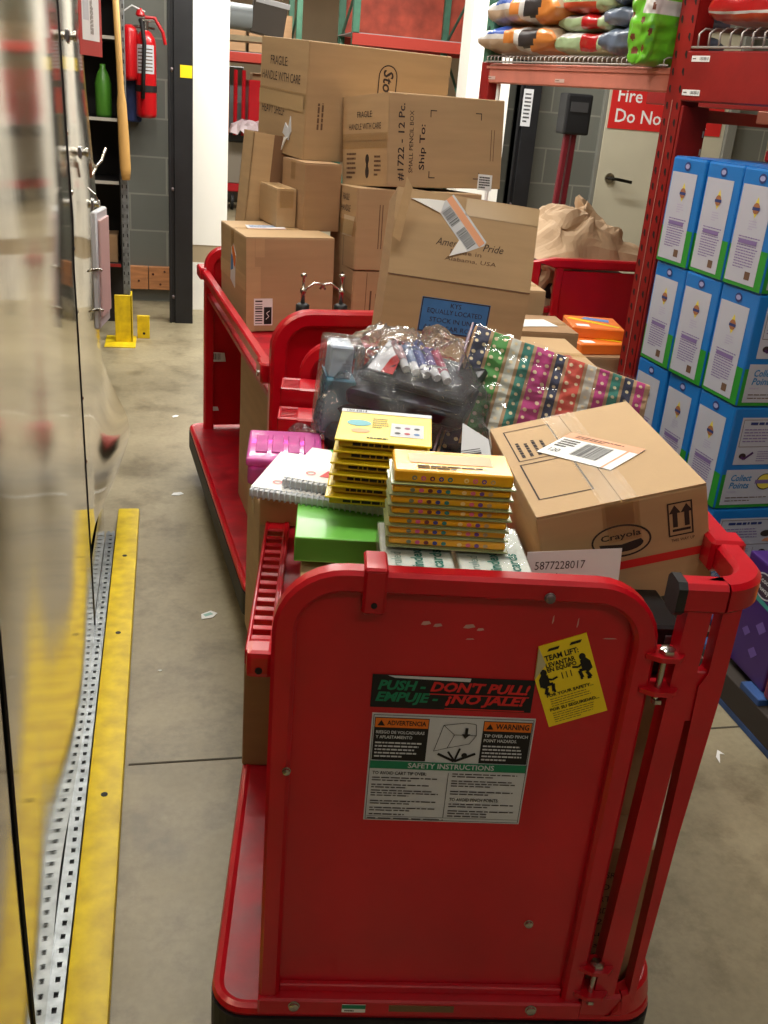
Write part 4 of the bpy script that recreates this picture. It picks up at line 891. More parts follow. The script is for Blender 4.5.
for i, cc in enumerate(((190, 150, 150), (120, 140, 170), (70, 84, 150), (90, 60, 130), (190, 50, 90))):
    m = MB(); a = Vector((.0+i*.021, -.035-i*.008, .100)); b = a+Vector((-.03, .085, .012)); mid = a.lerp(b, .28); m.tube([a, mid], .0085, WHITE, 10); m.tube([mid, b], .0095, mat('marker_%d' % i, cc, .35), 10); m.build('marker', o, 'auto')
m = MB(); m.grid(crumple(.33, .30, .135, 3.3, .03, fold=7.), 44, 40, FILM2); fo = m.build('bag_film', o, True)
o = thing('teal_pack', 'clear wrapped teal pack standing left of the marker bag', 'pack', A(.066, .70, .905, 6, 0, 4))
TL = mat('teal_pack', (90, 170, 190), .4, noise_s=8, noise_a=.15, coat=.3)
m = MB(); m.box(-.022, .035, -.03, .06, 0, .105, TL, .003); m.box(-.018, .025, -.02, .05, .105, .165, mat('pale_blue_card', (206, 220, 232), .5), .003)
for i in range(9): m.box(-.0235, -.021, -.028, .055, .008+i*.012, .013+i*.012, mat('deep_teal', (30, 110, 140), .5))
m.build('pack_body', o)
m = MB(); m.box(-.03, .044, -.04, .068, -.004, .172, FILM2, .01, seg=2); m.build('pack_film', o, 'auto')
m = MB(); fn = crumple(.14, .12, .02, 8.1, .02); m.grid(fn, 16, 14, FILM2); m.box(-.035, .03, -.012, .004, .008, .012, WHITE); m.box(-.02, .03, -.02, -.012, .008, .011, mat('orange_strip', (230, 130, 90), .5)); tag(m.build('torn_wrapper', M=A(.045, .98, .80, 10)), 'torn clear wrapper with orange strip by the slotted bracket', 'wrapper')
carton('carton in the front cart tray under the clear marker bag', .34, .48, .09, A(.08, .62, .791, 0), None, CARD3, 'top', True, group='brown cartons low on the cart decks')

# patterned pocket pack (tilted slab wrapped in clear film)
Mf = TM(.475, 1.618, .895, -4, -42.1, 18.5)
o = thing('patterned_folder_pack', 'clear-wrapped pack with colourful dotted stripes leaning behind the tilted carton', 'folder pack', Mf)
KR = mat('kraft_print', (198, 160, 120), .6); W_, H_, T_ = .364, .302, .03
m = MB(); m.box(0, W_, 0, T_, 0, H_, KR, .003)
fr = FRONT(W_, T_, H_)
cols = [('navy', (40, 48, 86)), ('green', (76, 160, 66)), ('white', (226, 226, 216)), ('teal', (44, 142, 128)), ('magenta', (204, 52, 140)), ('navy', (40, 48, 86)), ('coral', (226, 84, 66)), ('white', (226, 226, 216)), ('magenta', (204, 52, 140)), ('teal', (44, 142, 128)), ('navy', (40, 48, 86)), ('magenta', (204, 52, 140))]
ws = [.028, .030, .018, .019, .034, .017, .032, .018, .020, .018, .018, .017]; x = .004
DOT = mat('cream_dot', (250, 232, 190), .5)
for (nm_, cc), w_ in zip(cols, ws):
    w_ *= 1.03; mt = mat('stripe_'+nm_, cc, .5); m.rect(fr, x, .003, w_, H_-.006, mt)
    k = 0; z = .012
    while z < H_-.006:
        if w_ > .026: m.ell(fr, x+w_*(.22 if k % 2 else .78), z, .0042, .0042, DOT, .001, 10)
        m.ell(fr, x+(w_*.5 if w_ < .026 else w_*(.78 if k % 2 else .22)), z+.004, .0036, .0036, DOT, .001, 10)
        z += .021; k += 1
    x += w_+.0065
m.build('folder_stack', o)
m = MB(); m.grid(lambda u, v: Vector((u*W_, -.006-.004*abs(noise.noise(Vector((u*9, v*14, 2))))-.003*abs(noise.noise(Vector((u*26, v*8, 5)))), v*H_)), 50, 50, film('shiny_wrap', (253, 253, 253), .02, .07, .35, 16, 1.2))
m.box(-.008, -.004, -.004, T_+.003, 0, H_, mat('mauve_edge', (150, 130, 146), .25, coat=.5), .001); m.build('clear_wrap', o, True)

# clear pump bottles on the second cart
def pump(x, y, z, face, lab):
    o = thing('pump_bottle', lab, 'bottle', L2 @ TM(x, y, z, face), 'pump bottles behind the second gate')
    m = MB(); m.lathe([(.03, 0), (.034, .01), (.034, .14), (.03, .17), (.018, .19), (.016, .2)], film('cloudy_plastic', (226, 230, 230), .45, .12, .05, 8), n=20); m.build('bottle_body', o, True)
    m = MB(); m.lathe([(.0175, .195), (.0185, .2), (.0185, .22), (.012, .224)], BLACKP, n=18); m.lathe([(.006, .222), (.006, .25), (.0085, .252), (.0085, .262), (.004, .264), (.0035, .292), (.008, .294), (.009, .3), (.004, .304)], CHROME, n=12)
    m.build('collar', o, True)
    m = MB(); m.tube([(.0, 0, .256), (.015, 0, .268), (.03, 0, .278), (.05, 0, .275), (.06, 0, .262)], .0032, CHROME, 8); m.build('spout', o, True)
pump(.13, .14, .75, 0, 'left clear pump bottle with chrome spout, against the big carton')
pump(.235, .14, .75, 180, 'right clear pump bottle with chrome spout, in front of the carton stack')

# ================================================================ PALLET RACK ON THE RIGHT (local LR)
rk = thing('pallet_rack', 'red steel pallet rack with slotted post holding bags on the right', 'rack', LR)
def slot_post(x0, x1, y0, y1, z0, z1, m_, name='post'):
    m = MB(); t = .003
    m.box(x0, x1, y0, y0+t, z0, z1, m_); m.box(x0, x0+t, y0, y1, z0, z1, m_); m.box(x0, x1, y1-t, y1, z0, z1, m_); m.box(x1-t, x1, y0, y1, z0, z1, m_)
    z = z0+.03
    while z < z1-.02:
        m.poly(Fr((x0, y1, z), (0, -1, 0), (0, 0, 1)), [(.008, .012), (.016, 0), (.019, .002), (.017, .022), (.010, .024)], BLACKP, .0008)
        m.poly(Fr((x0, y0+.03, z), (0, -1, 0), (0, 0, 1)), [(.008, .012), (.016, 0), (.019, .002), (.017, .022), (.010, .024)], BLACKP, .0008)
        z += .05
    return m.build(name, rk)
slot_post(-.045, .03, -.085, -.01, 0, 2.6, RACKRED)
m = MB(); m.box(-.045, .07, -.098, -.086, .0, 1.545, RACKRED, .002)
z = .3
while z < 1.5: m.poly(Fr((.058, -.098, z), (1, 0, 0), (0, 0, 1)), [(0, 0), (.007, 0), (.007, .02), (0, .02)], mat('slot_light', (190, 186, 178), .6), .001); z += .055
m.tube([(-.0465, -.045, 0), (-.0465, -.045, 1.56)], .002, mat('pale_edge', (186, 120, 104), .5), 4); m.build('post_flange', rk)
m = MB(); m.box(.75, .81, -.03, .04, 0, 1.95, RACKRED, .003); m.build('post', rk)
m = MB(); m.box(.35, .39, -.25, -.21, .9, 1.56, RACKGREEN, .003)
for i in range(12): m.box(.362, .378, -.2515, -.25, .92+i*.055, .94+i*.055, BLACKP)
m.build('green_upright', rk)
for z in (.4, 1.0, 1.5): m = MB(); m.box(.03, .75, .02, .04, z, z+.04, RACKRED, .002); m.build('brace', rk)
# beams
m = MB(); m.box(-.03, .02, -.01, 1.06, 1.582, 1.655, RACKPINK, .004); m.box(-.034, -.03, -.01, 1.06, 1.635, 1.645, RACKPINK); m.build('far_beam', rk, label='faded pink-red far beam')
for y in (1.0, .55):
    for z in (1.635, 1.595):
        m = MB(); q = Fr((-.0305, y+.05, z), (0, -1, 0), (0, 0, 1)); m.slab(q, [(0, 0), (.055, 0), (.055, .012), (0, .012)], mat('faded_label', (206, 176, 166), .6), .001); m.lines(q, .004, .003, .045, .006, 1, INKS, .0014); m.build('beam_label', rk)
m = MB(); m.box(-.048, .02, -1.4, -.075, 1.558, 1.703, RACKRED, .004); m.build('near_beam', rk, label='deep red near beam')
for (y, z) in ((-.10, 1.672), (-.085, 1.575)):
    m = MB(); q = Fr((-.0485, y, z), (0, -1, 0), (0, 0, 1)); m.slab(q, [(0, 0), (.075, 0), (.075, .017), (0, .017)], WHITE, .001); m.barcode(q, .035, .004, .035, .009, n=14, e=.0014); m.lines(q, .005, .005, .025, .007, 1, INK, .0014); m.build('beam_label', rk)
m = MB(); m.box(.9, .95, -1.4, 1.12, 1.56, 1.70, RACKRED, .004); m.build('rear_beam', rk)
# wire decks
WIRE = mat('grey_wire', (168, 160, 154), .4, .3)
m = MB()
for k in range(41):
    y = .03+k*.0255; m.tube([(-.04, y, 1.655), (-.041, y, 1.677), (-.025, y, 1.684), (.9, y, 1.684)], .0028, WIRE, 5)
for x in (-.04, .2, .45, .7): m.tube([(x, .01, 1.66 if x < 0 else 1.680), (x, 1.06, 1.66 if x < 0 else 1.680)], .0035, WIRE, 5)
m.build('wire_deck', rk, True)
m = MB()
for k in range(26):
    y = -.115-k*.043; m.tube([(-.048, y, 1.712), (-.05, y, 1.75), (-.03, y, 1.765), (.9, y, 1.765)], .0033, WIRE, 5)
for x in (-.048, .2, .45, .7): m.tube([(x, -.09, 1.712 if x < 0 else 1.76), (x, -1.35, 1.712 if x < 0 else 1.76)], .004, WIRE, 5)
m.build('wire_deck', rk, True)
m = MB(); m.box(-.03, .03, 1.05, 1.10, 1.56, 2.6, RACKGREEN, .003)
for i in range(16):
    m.ell(Fr((-.03, 1.10, 1.72+i*.06), (0, -1, 0), (0, 0, 1)), .025, 0, .009, .012, mat('green_slot', (30, 60, 50), .6), .001, 10); 
    m.ell(Fr((-.03, 1.05, 1.72+i*.06), (1, 0, 0), (0, 0, 1)), .03, 0, .01, .013, mat('green_slot', (30, 60, 50), .6), .001, 10)
m.box(-.032, .032, 1.04, 1.102, 1.5, 1.66, RACKRED, .003); m.build('green_upright', rk)
m = MB(); m.tube([(-.005, 1.0, .0), (-.005, 1.0, 1.58)], .008, WHITE, 10); tag(m.build('thin_pole', M=LR), 'thin pale pole standing under the left end of the faded rack beam', 'pole')

# bags
def bag(name, lab, M, L, D, H, colfn, seed, group=None, cat='bag', pinch=.35, nu=40, nv=28):
    mb = MB(); vs = []; fs = []; ms = []
    for j in range(nv+1):
        for i in range(nu):
            t = j/nv; a = 2*math.pi*i/nu
            e = max(0., 1-abs(2*t-1)**7)**.4; k = pinch+(1-pinch)*e if 0 < j < nv else pinch
            cx, cz = math.cos(a), math.sin(a)
            cx = math.copysign(abs(cx)**.5, cx); cz = math.copysign(abs(cz)**.6, cz)
            hh = H/2*max(.06, e)
            p = Vector(((D/2*cx*(.9+.1*e)), (t-.5)*L, H/2+cz*hh*(1 if cz > 0 else .9)))
            n_ = noise.noise(Vector((t*5, a*1.1, seed)))*.012 + noise.noise(Vector((t*15, a*3, seed+4)))*.007
            p += Vector((cx, 0, cz))*n_*min(1, H/.1); p.z = max(p.z, .002)
            vs.append(p)
    for j in range(nv):
        for i in range(nu): fs.append((j*nu+i, j*nu+(i+1) % nu, (j+1)*nu+(i+1) % nu, (j+1)*nu+i)); ms.append(colfn((j+.5)/nv, (i+.5)/nu))
    fs.append(tuple(reversed(range(nu)))); fs.append(tuple(nv*nu+i for i in range(nu))); ms += [ms[0], ms[-1]]
    b = 0; mb.v = vs
    for f_, m_ in zip(fs, ms): mb.f.append(f_); mb.m.append(mb.mi(m_))
    o = mb.build(name, None, True, M); return tag(o, lab, cat, group)
BW = mat('bag_white', (206, 202, 198), .3, coat=.4, noise_s=14, noise_a=.12, bump=.3, bump_s=14); BO = mat('bag_orange', (206, 128, 60), .3, coat=.4, bump=.3, bump_s=14)
BT = mat('bag_tan', (176, 150, 124), .35, coat=.3, bump=.3, bump_s=14); BB = mat('bag_blue', (44, 78, 160), .3, coat=.4); BG = mat('bag_slate', (96, 108, 128), .3, coat=.45, noise_s=9, noise_a=.3, bump=.3, bump_s=14)
BR = mat('bag_red', (180, 22, 26), .28, coat=.5, noise_s=7, noise_a=.15, bump=.35, bump_s=12); BRD = mat('bag_rust', (176, 60, 30), .35, coat=.4); BLG = mat('bag_lime', (108, 190, 44), .3, coat=.45, noise_s=9, noise_a=.15, bump=.3, bump_s=12); BPG = mat('bag_pale_green', (150, 170, 130), .35, coat=.4)
BK = mat('bag_black', (48, 42, 42), .35, coat=.3)
# which side faces the aisle: local -x, angle around a = pi  -> i/nu = .5 ; t runs from near (0) to far (1)
def catfood(t, a):
    if (t-.30)**2/.012 + (a-.46)**2/.012 < 1: return BK
    if t < .26: return BO if a > .4 else BT
    if t < .46: return BW
    if t < .62 and a < .52: return BO
    if t < .85 and .33 < a < .47: return BB
    return BW if a < .5 else BT
def slate(t, a): return BG if t < .55 else (BRD if t < .78 and a < .55 else BPG)
def rgw(t, a): return BR if .3 < t < .55 and a < .6 else (BPG if a > .45 else BW)
BIS = mat('biscuit_brown', (110, 56, 34), .5)
_bd = [(.12, .42), (.2, .52), (.16, .60), (.32, .45), (.36, .55), (.3, .63), (.48, .50), (.52, .42), (.58, .58), (.66, .47), (.24, .36), (.42, .36), (.1, .5)]
def limef(t, a):
    for p, q in _bd:
        if ((t-p)*2.1)**2 + ((a-q)*2.6)**2 < .055**2: return BIS
    return BW if (abs(t-.42) < .05 and a < .47) else BLG
def redf(t, a): return BW if (t < .03 or (.52 < a < .545)) else (BRD if .56 < a < .62 and .2 < t < .8 else BR)
G = 'pet food bags on the far wire deck'
zb = 1.688
def RL(x, y, z, rz=0, rx=0, ry=0): return LR @ TM(x, y, z, rz, rx, ry)
bag('food_bag', 'bottom white and orange bag with dark round badge, left end of far deck', RL(.12, .88, zb, 2), .48, .36, .105, catfood, 1., G)
bag('food_bag', 'white and orange bag with dark round badge stacked on the bottom left one', RL(.13, .86, zb+.098, -3), .48, .36, .12, catfood, 2., G)
bag('food_bag', 'pale bag lying on top of the left white and orange pair', RL(.13, .80, zb+.21, 3), .46, .34, .11, lambda t, a: BT if a > .5 else BW, 3., G)
bag('food_bag', 'lowest red and pale green bag in the middle of the far deck', RL(.14, .50, zb, 4), .34, .32, .08, rgw, 4., G)
bag('food_bag', 'slim red and white bag second up in the middle of the far deck', RL(.15, .5, zb+.075, -2), .34, .32, .065, rgw, 5., G)
bag('food_bag', 'rusty and pale bag third up in the middle of the far deck', RL(.15, .5, zb+.135, 3), .33, .32, .08, lambda t, a: BRD if a > .5 and t > .4 else BPG, 6., G)
bag('food_bag', 'topmost pale green bag in the middle of the far deck', RL(.15, .48, zb+.21, 0), .33, .32, .09, lambda t, a: BPG if t > .5 else BW, 6.5, G)
bag('food_bag', 'lowest slate blue bag beside the lime bag', RL(.12, .235, zb, 2), .30, .33, .09, lambda t, a: BG, 7., G)
bag('food_bag', 'second slate blue bag up beside the lime bag', RL(.13, .24, zb+.085, -3), .31, .33, .075, lambda t, a: BG, 8., G)
bag('food_bag', 'third slate blue bag up beside the lime bag', RL(.13, .23, zb+.155, 2), .30, .33, .085, lambda t, a: BG if a > .42 else BRD, 9., G)
bag('food_bag', 'topmost slate blue bag beside the lime bag', RL(.13, .24, zb+.235, 2), .30, .33, .09, lambda t, a: BG, 9.5, G)
bag('treat_bag', 'lime green bag with brown biscuit dots standing by the rack post', RL(-.055, .085, 1.655+.2, 0, 90, 0) @ TM(0, 0, -.055), .40, .165, .12, limef, 11., nu=88, nv=76, pinch=.7)
GR = 'red bags on the near wire deck'
bag('food_bag', 'lowest red bag on the near wire deck above the blue boxes', RL(.13, -.37, 1.772, 2), .50, .38, .10, redf, 12., GR)
bag('food_bag', 'upper red bag on the near wire deck', RL(.14, -.36, 1.872, -3), .48, .38, .12, redf, 13., GR)
bag('food_bag', 'red bag lying further right on the near wire deck', RL(.13, -.91, 1.772, 2), .50, .38, .13, redf, 14., GR)

# goods under the near beam behind the blue boxes
m = MB(); m.box(0, .16, 0, .05, 0, .62, mat('pale_panel', (196, 186, 160), .6), .003); m.box(.02, .05, -.004, 0, .02, .6, mat('salmon_strip', (210, 130, 104), .6)); m.box(-.06, .2, -.02, .06, .56, .6, mat('salmon_strip', (210, 130, 104), .6), .003)
tag(m.build('pale_panel', M=TM(2.0, 3.15, .95, 12)), 'tall pale panel standing behind the blue boxes under the near beam', 'panel')
m = MB(); fr = Fr((0, 0, 0), (1, 0, 0), (0, 0, 1)); m.slab(fr, [(0, .14), (.06, 0), (.5, -.02), (.5, .32), (.05, .3)], mat('dark_sack', (42, 36, 34), .6, bump=.4, bump_s=12), .25); tag(m.build('dark_sack', M=TM(2.02, 2.85, 1.415, 5)), 'dark brown sack lying on the topmost blue boxes at the right edge', 'sack')
m = MB(); m.box(0, .3, 0, .2, 0, .035, REDP, .006); m.box(.12, .3, -.002, .2, .0, .02, mat('bag_lime2', (120, 170, 90), .5), .003); tag(m.build('flat_packet', M=TM(1.83, 2.70, 1.403, 8)), 'flat red and green packet on the blue boxes, right edge', 'packet')

# blue product boxes
LB = mat('box_blue', (14, 112, 190), .38, coat=.25, noise_s=2, noise_a=.04); LG = mat('box_green', (36, 140, 44), .4, coat=.2); PANEL = mat('box_panel', (178, 180, 192), .45)
VI = mat('violet_print', (120, 100, 150), .6); CR1 = mat('crest_brown', (150, 96, 60), .6); CR2 = mat('crest_yellow', (214, 196, 70), .6); NV = mat('navy_print', (34, 50, 110), .6)
def blue_box():
    w, d, h = .36, .185, .316
    o = thing('litter_box', '', 'box', None, 'blue boxes stacked on the pallet by the rack')
    m = MB(); m.box(0, w, 0, d, 0, h, LB, .006, seg=2)
    for q, W in ((FRONT(w, d, h), w), (LEFT(w, d, h), d), (RIGHT(w, d, h), d)): m.rect(q, .004, .002, W-.008, h*.34, LG, .0005)
    q = LEFT(w, d, h)      # narrow end
    m.rect(q, .010, .012, d-.044, h-.055, PANEL, .001); c = d/2-.003
    m.poly(q, [(c-.016, .213), (c, .188), (c+.016, .213), (c, .245)], CR2, .0014); m.ell(q, c, .214, .016, .015, CR1, .0018, 16); m.rect(q, c-.017, .209, .034, .008, NV, .002)
    m.ell(q, c, h-.024, .017, .013, NV, .0012, 14); m.ell(q, c, h-.024, .012, .007, mat('logo_grey', (150, 150, 190), .6), .0016, 12)
    m.lines(q, c-.02, .155, .04, .028, 4, PANEL if False else mat('pale_violet', (170, 164, 190), .6), .0014, fill=.4, rng=random.Random(1)); m.lines(q, .036, .05, d-.085, .09, 12, VI, .0014, fill=.4, rng=random.Random(2)); m.rect(q, .04, .118, d-.10, .012, VI, .0018); m.rect(q, c+.01, .025, .025, .022, INKS, .0014)
    q = FRONT(w, d, h)     # broad face: instruction panel above, Collect Points panel below
    m.rect(q, .03, .14, w-.05, .145, PANEL, .001); m.outline(q, .036, .195, w-.062, .084, .0016, INKS, .0014); m.lines(q, .06, .262, .2, .01, 1, NV, .0016, fill=.8, rng=random.Random(6)); m.lines(q, .045, .208, .13, .045, 5, VI, .0016, fill=.35, rng=random.Random(3))
    m.ell(q, .20, .232, .02, .011, INK, .0018, 14); m.poly(q, [(.19, .206), (.28, .2), (.33, .215), (.28, .225), (.2, .216)], mat('hand_peach', (214, 140, 100), .6), .002)
    stroke(m, q, [(.052, .165), (.062, .157), (.09, .178)], .007, mat('dark_violet', (70, 30, 90), .6), .0018); m.ell(q, .056, .167, .012, .009, INK, .0016, 12); m.ell(q, .2, .168, .014, .011, INK, .0016, 12); stroke(m, q, [(.175, .153), (.2, .168)], .005, INK, .002); m.lines(q, .105, .148, .05, .036, 5, VI, .0016, fill=.35, rng=random.Random(4)); m.rect(q, .165, .146, .0012, .04, INKS, .0016)
    m.rect(q, .016, .012, w-.03, .112, PANEL, .0012); m.text(q, .036, .088, .02, 'Collect', mat('collect_blue', (40, 120, 176), .6), w=.07, bold=.02, shear=.2, e=.0018); m.text(q, .034, .064, .02, 'Points', mat('collect_blue', (40, 120, 176), .6), w=.068, bold=.02, shear=.2, e=.0018)
    m.ell(q, .155, .085, .03, .026, INK, .0018, 20); m.ell(q, .155, .085, .027, .023, CR2, .002, 20); m.rect(q, .120, .079, .07, .012, VI, .0022); m.lines(q, .03, .05, .06, .008, 1, mat('pale_violet', (170, 164, 190), .6), .0018); m.lines(q, .03, .02, .15, .02, 2, INKS, .0018, fill=.25, rng=random.Random(5))
    for i, (x, z) in enumerate(((.22, .105), (.215, .085), (.21, .065), (.245, .1), (.24, .07))): m.ell(q, x, z, .005, .005, INKS, .0018, 8)
    m.build('box_body', o)
    # open handle flap strip on top
    t = MB(); q = TOP(w, d, h); t.slab(q, [(.004, .006), (w-.004, .006), (w-.004, d/2-.002), (.004, d/2-.002)], LB, .0025); t.slab(q, [(.004, d/2+.002), (w-.004, d/2+.002), (w-.004, d-.006), (.004, d-.006)], LB, .0025); t.build('top_flap', o)
    return o
b0 = blue_box(); first = True
rows = ['bottom row', 'second row up', 'third row up', 'top row']; posn = ['nearest', 'middle', 'farthest']
for r_ in range(4):
    for k, (x, y) in enumerate(((1.592, 2.415), (1.583, 2.608), (1.572, 2.80))):
        o = b0 if first else copy_tree(b0); first = False
        o.matrix_basis = TM(x-.004*r_, y, .125+.319*r_, 3+1.0*math.sin(r_*3+k*2)); o['label'] = f'blue and green box with white end panel, {posn[k]} of the {rows[r_]}'
    o = copy_tree(b0); o.matrix_basis = TM(1.592+.375, 2.43, .125+.319*r_, 3); o['label'] = f'blue and green box right of the nearest one in the {rows[r_]}'
WOODB = mat('blue_pallet', (44, 78, 134), .6, noise_s=9, noise_a=.3)
def pallet(lab, M, w, d):
    o = thing('pallet', lab, 'pallet', M, 'blue wooden pallets by the rack')
    for i in range(5):
        m = MB(); y0 = i*(d-.09)/4; m.box(0, w, y0, y0+.09, .1, .12, WOODB, .002); m.build('deck_board', o)
    for i in range(3):
        m = MB(); x0 = i*(w-.08)/2; m.box(x0, x0+.08, 0, d, .02, .1, mat('dark_wood', (54, 46, 40), .8), .002); m.box(x0, x0+.08, 0, d, 0, .02, WOODB, .002); m.build('runner', o)
pallet('blue pallet under the stacked blue boxes', TM(1.60, 2.32, 0, 0), .95, .75)
pallet('blue pallet at the right edge under the purple box', TM(1.508, 1.2, 0, 0), .9, 1.02)
PUR = mat('box_purple', (66, 28, 112), .4, coat=.25, noise_s=2, noise_a=.1); ORB = mat('box_orange', (226, 120, 30), .4, coat=.25)
o = thing('detergent_box', 'purple box with round white logo on the pallet at right edge', 'box', TM(1.535, 1.93, .121, -2))
w, d, h = .32, .20, .325
m = MB(); m.box(0, w, 0, d, 0, h, PUR, .006, seg=2); q = LEFT(w, d, h); m.ell(q, .1, .265, .048, .036, GREYW, .001, 24, .004); m.ell(q, .1, .265, .041, .03, mat('logo_dark', (60, 40, 60), .6), .001, 20); m.text(q, .1, .268, .019, 'Scoop', GREYW, w=.06, e=.0016, center=True, bold=.02); m.text(q, .1, .244, .019, 'Away', GREYW, w=.056, e=.0016, center=True, bold=.02); m.poly(q, [(.05, .218), (.16, .21), (.165, .222), (.06, .232)], mat('teal_swash', (60, 150, 140), .6), .001)
for i, (x, z, s) in enumerate(((.13, .15, .05), (.07, .11, .04), (.12, .07, .045))): m.poly(q, [(x-s/2, z), (x, z+s*.5), (x+s/2, z+.01), (x, z-s*.3)], mat('lilac_print', (110, 84, 160), .6), .001)
q = FRONT(w, d, h); m.rect(q, .02, .03, w-.04, .2, mat('lilac_print', (110, 84, 160), .6), .001); m.build('box_body', o)
o = thing('detergent_box', 'orange and white box on the pallet at right edge, in front of the purple one', 'box', TM(1.53, 1.70, .121, 0))
w, d, h = .32, .215, .33
m = MB(); m.box(0, w, 0, d, 0, h, ORB, .006, seg=2); q = LEFT(w, d, h)
for z in (.27, .22, .17, .12): m.rect(q, .11, z, .075, .026, mat('pale_orange', (240, 200, 150), .5), .001); m.lines(q, .115, z+.004, .06, .016, 2, INKS, .0014, fill=.4)
m.rect(q, .005, .005, d-.01, .05, mat('plum_base', (120, 50, 70), .5), .001); m.build('box_body', o)
o = thing('detergent_box', 'second orange box further toward the camera on the right pallet', 'box', TM(1.53, 1.47, .121, 0)); m = MB(); m.box(0, w, 0, d, 0, h, ORB, .006, seg=2); m.rect(LEFT(w, d, h), .02, .05, d-.04, .2, mat('pale_orange', (240, 200, 150), .5), .001); m.build('box_body', o)

# kraft paper heap on the third cart
def heap(u, v):
    x = (u-.5)*.52; y = (v-.5)*.62; e = max(0, (1-(2*u-1)**2))**.6*max(0, (1-(2*v-1)**2))**.6
    p = Vector((u*3.1+2, v*3.3, 4.)); cell = noise.cell_vector(p*1.0)
    d_ = noise.voronoi(p*1.35)[0]
    z = .17*e*(.55+.45*math.sin(u*2.6+.6)) + (d_[1]-d_[0])*.08*e + noise.noise(p*2.3)*.06*e
    return Vector((x+noise.noise(p*1.7)*.08, y+noise.noise(p*1.9+Vector((3, 3, 3)))*.06, z))
m = MB(); m.grid(heap, 34, 30, mat('kraft_paper', (188, 158, 124), .8)); 
m.grid(lambda u, v: Vector((-.27+.13*u+.02*math.sin(v*9), -.31-.015*math.sin(u*8), -.02-.22*v*(1-.5*abs(u-.4)))), 8, 8, mat('kraft_paper', (188, 158, 124), .8))
tag(m.build('kraft_paper_heap', M=TM(1.77, 4.2, .93, 0)), 'heap of crumpled brown kraft paper on the cart behind the rack post', 'paper')
m = MB(); m.box(0, .5, 0, .7, 0, .12, mat('black_bag', (24, 22, 22), .4, bump=.4), .03); tag(m.build('black_bag', M=TM(1.5, 3.9, .74, 0)), 'black bag lying on the shelf of the third cart', 'bag')

# litter on the floor
for i, (x, y, rz, s, lab) in enumerate(((.112, 2.65, 30, .03, 'torn blue and white label scrap on the floor left of the front cart'), (.03, 3.62, 10, .025, 'white paper scrap on the floor further up the aisle'), (.03, 4.6, 40, .02, 'small white scrap on the floor beside the second cart'), (-.03, 2.35, 0, .006, 'tiny white crumb on the floor near the yellow rail'), (1.38, 1.83, 60, .03, 'white scrap on the floor at the right near the pallet'), (-.165, 3.43, 20, .02, 'crumpled scrap on the floor at the far end of the yellow rail'))):
    m = MB(); fr = Fr((0, 0, .0015), (1, 0, 0), (0, 1, 0)); pts = [(-s, -.4*s), (.1*s, -.7*s), (s, -.2*s), (.7*s, .6*s), (-.5*s, .5*s)]
    if i == 4: pts = [(-s, -.15*s), (s*.4, -.1*s), (s*.5, -.5*s), (s*.9, .1*s), (-s*.2, .2*s)]
    m.slab(fr, pts, WHITE, .001)
    if i == 0: m.rect(fr, -.4*s, -.2*s, s*.9, .5*s, mat('pale_teal', (150, 190, 180), .6), .0014)
    tag(m.build('paper_scrap', M=TM(x, y, 0, rz)), lab, 'paper scrap', 'paper scraps on the floor')

# ================================================================ BACK ROOM BEYOND THE OPENING
def big_rack(lab, M, L_, levels, H_=4.0, back=None):
    o = thing('storage_rack', lab, 'rack', M, 'green and red racks in the back room')
    for x in (0, L_/2, L_):
        for y in (0, 1.0):
            m = MB(); m.box(x, x+.08, y, y+.08, 0, H_, RACKGREEN, .004); m.build('upright', o)
        m = MB(); z = .3
        while z < H_-.8: stroke_t = m.tube([(x+.04, .05, z), (x+.04, 1.03, z+.6)], .018, RACKGREEN, 6); m.tube([(x+.04, 1.03, z+.6), (x+.04, .05, z+1.1)], .018, RACKGREEN, 6); z += 1.2
        m.build('brace', o)
    for z in levels:
        for y in (-.02, 1.02):
            m = MB(); m.box(0, L_+.08, y, y+.05, z, z+.12, mat('beam_orange_red', (172, 58, 46), .5), .004); m.build('beam', o)
        m = MB(); m.box(.0, L_, 0, 1.0, z+.12, z+.13, mat('deck_grey', (150, 140, 140), .6)); m.build('deck', o)
    if back:
        m = MB(); m.box(0, L_+.1, 1.06, 1.08, levels[-1], H_, mat('orange_netting', (190, 78, 56), .6, noise_s=6, noise_a=.2)); m.build('back_panel', o)
    return o
big_rack('green and red pallet rack high above the big carton, in the back room', TM(2.05, 12.0, 0, 0), 2.6, (.9, 2.0), 4.0, True)
big_rack('green and red pallet rack at the left side of the back room', TM(.3, 15.2, 0, 0), 3.0, (1.78,), 4.0)
BG_ = 'cartons on the back room rack'
for i, (x, z, w, h, lab) in enumerate(((.55, 1.92, .55, .36, 'white-taped carton on the back room rack beam'), (1.15, 1.92, .6, .5, 'larger carton to its right on the back room rack'), (.9, .62, .6, .5, 'pallet carton below the red beam in the back room'))):
    carton(lab, w, .5, h, TM(x, 15.3, z if z > 1 else .0, 0), (lambda mb, F, w=w, h=h: (mb.rect(F['front'], w*.4, h*.15, w*.12, h*.15, GREYW), mb.rect(F['front'], w*.4, h*.65, w*.12, h*.15, GREYW))), CARD3, 'top', True, tape=False, group=BG_)
m = MB(); m.tube([(0, 0, 0), (.5, 0, -.02)], .15, mat('grey_roll', (150, 158, 162), .5), 18); tag(m.build('material_roll', None, 'auto', M=TM(.55, 13.6, 2.27)), 'pale grey roll high in the back room, left of the opening', 'roll')
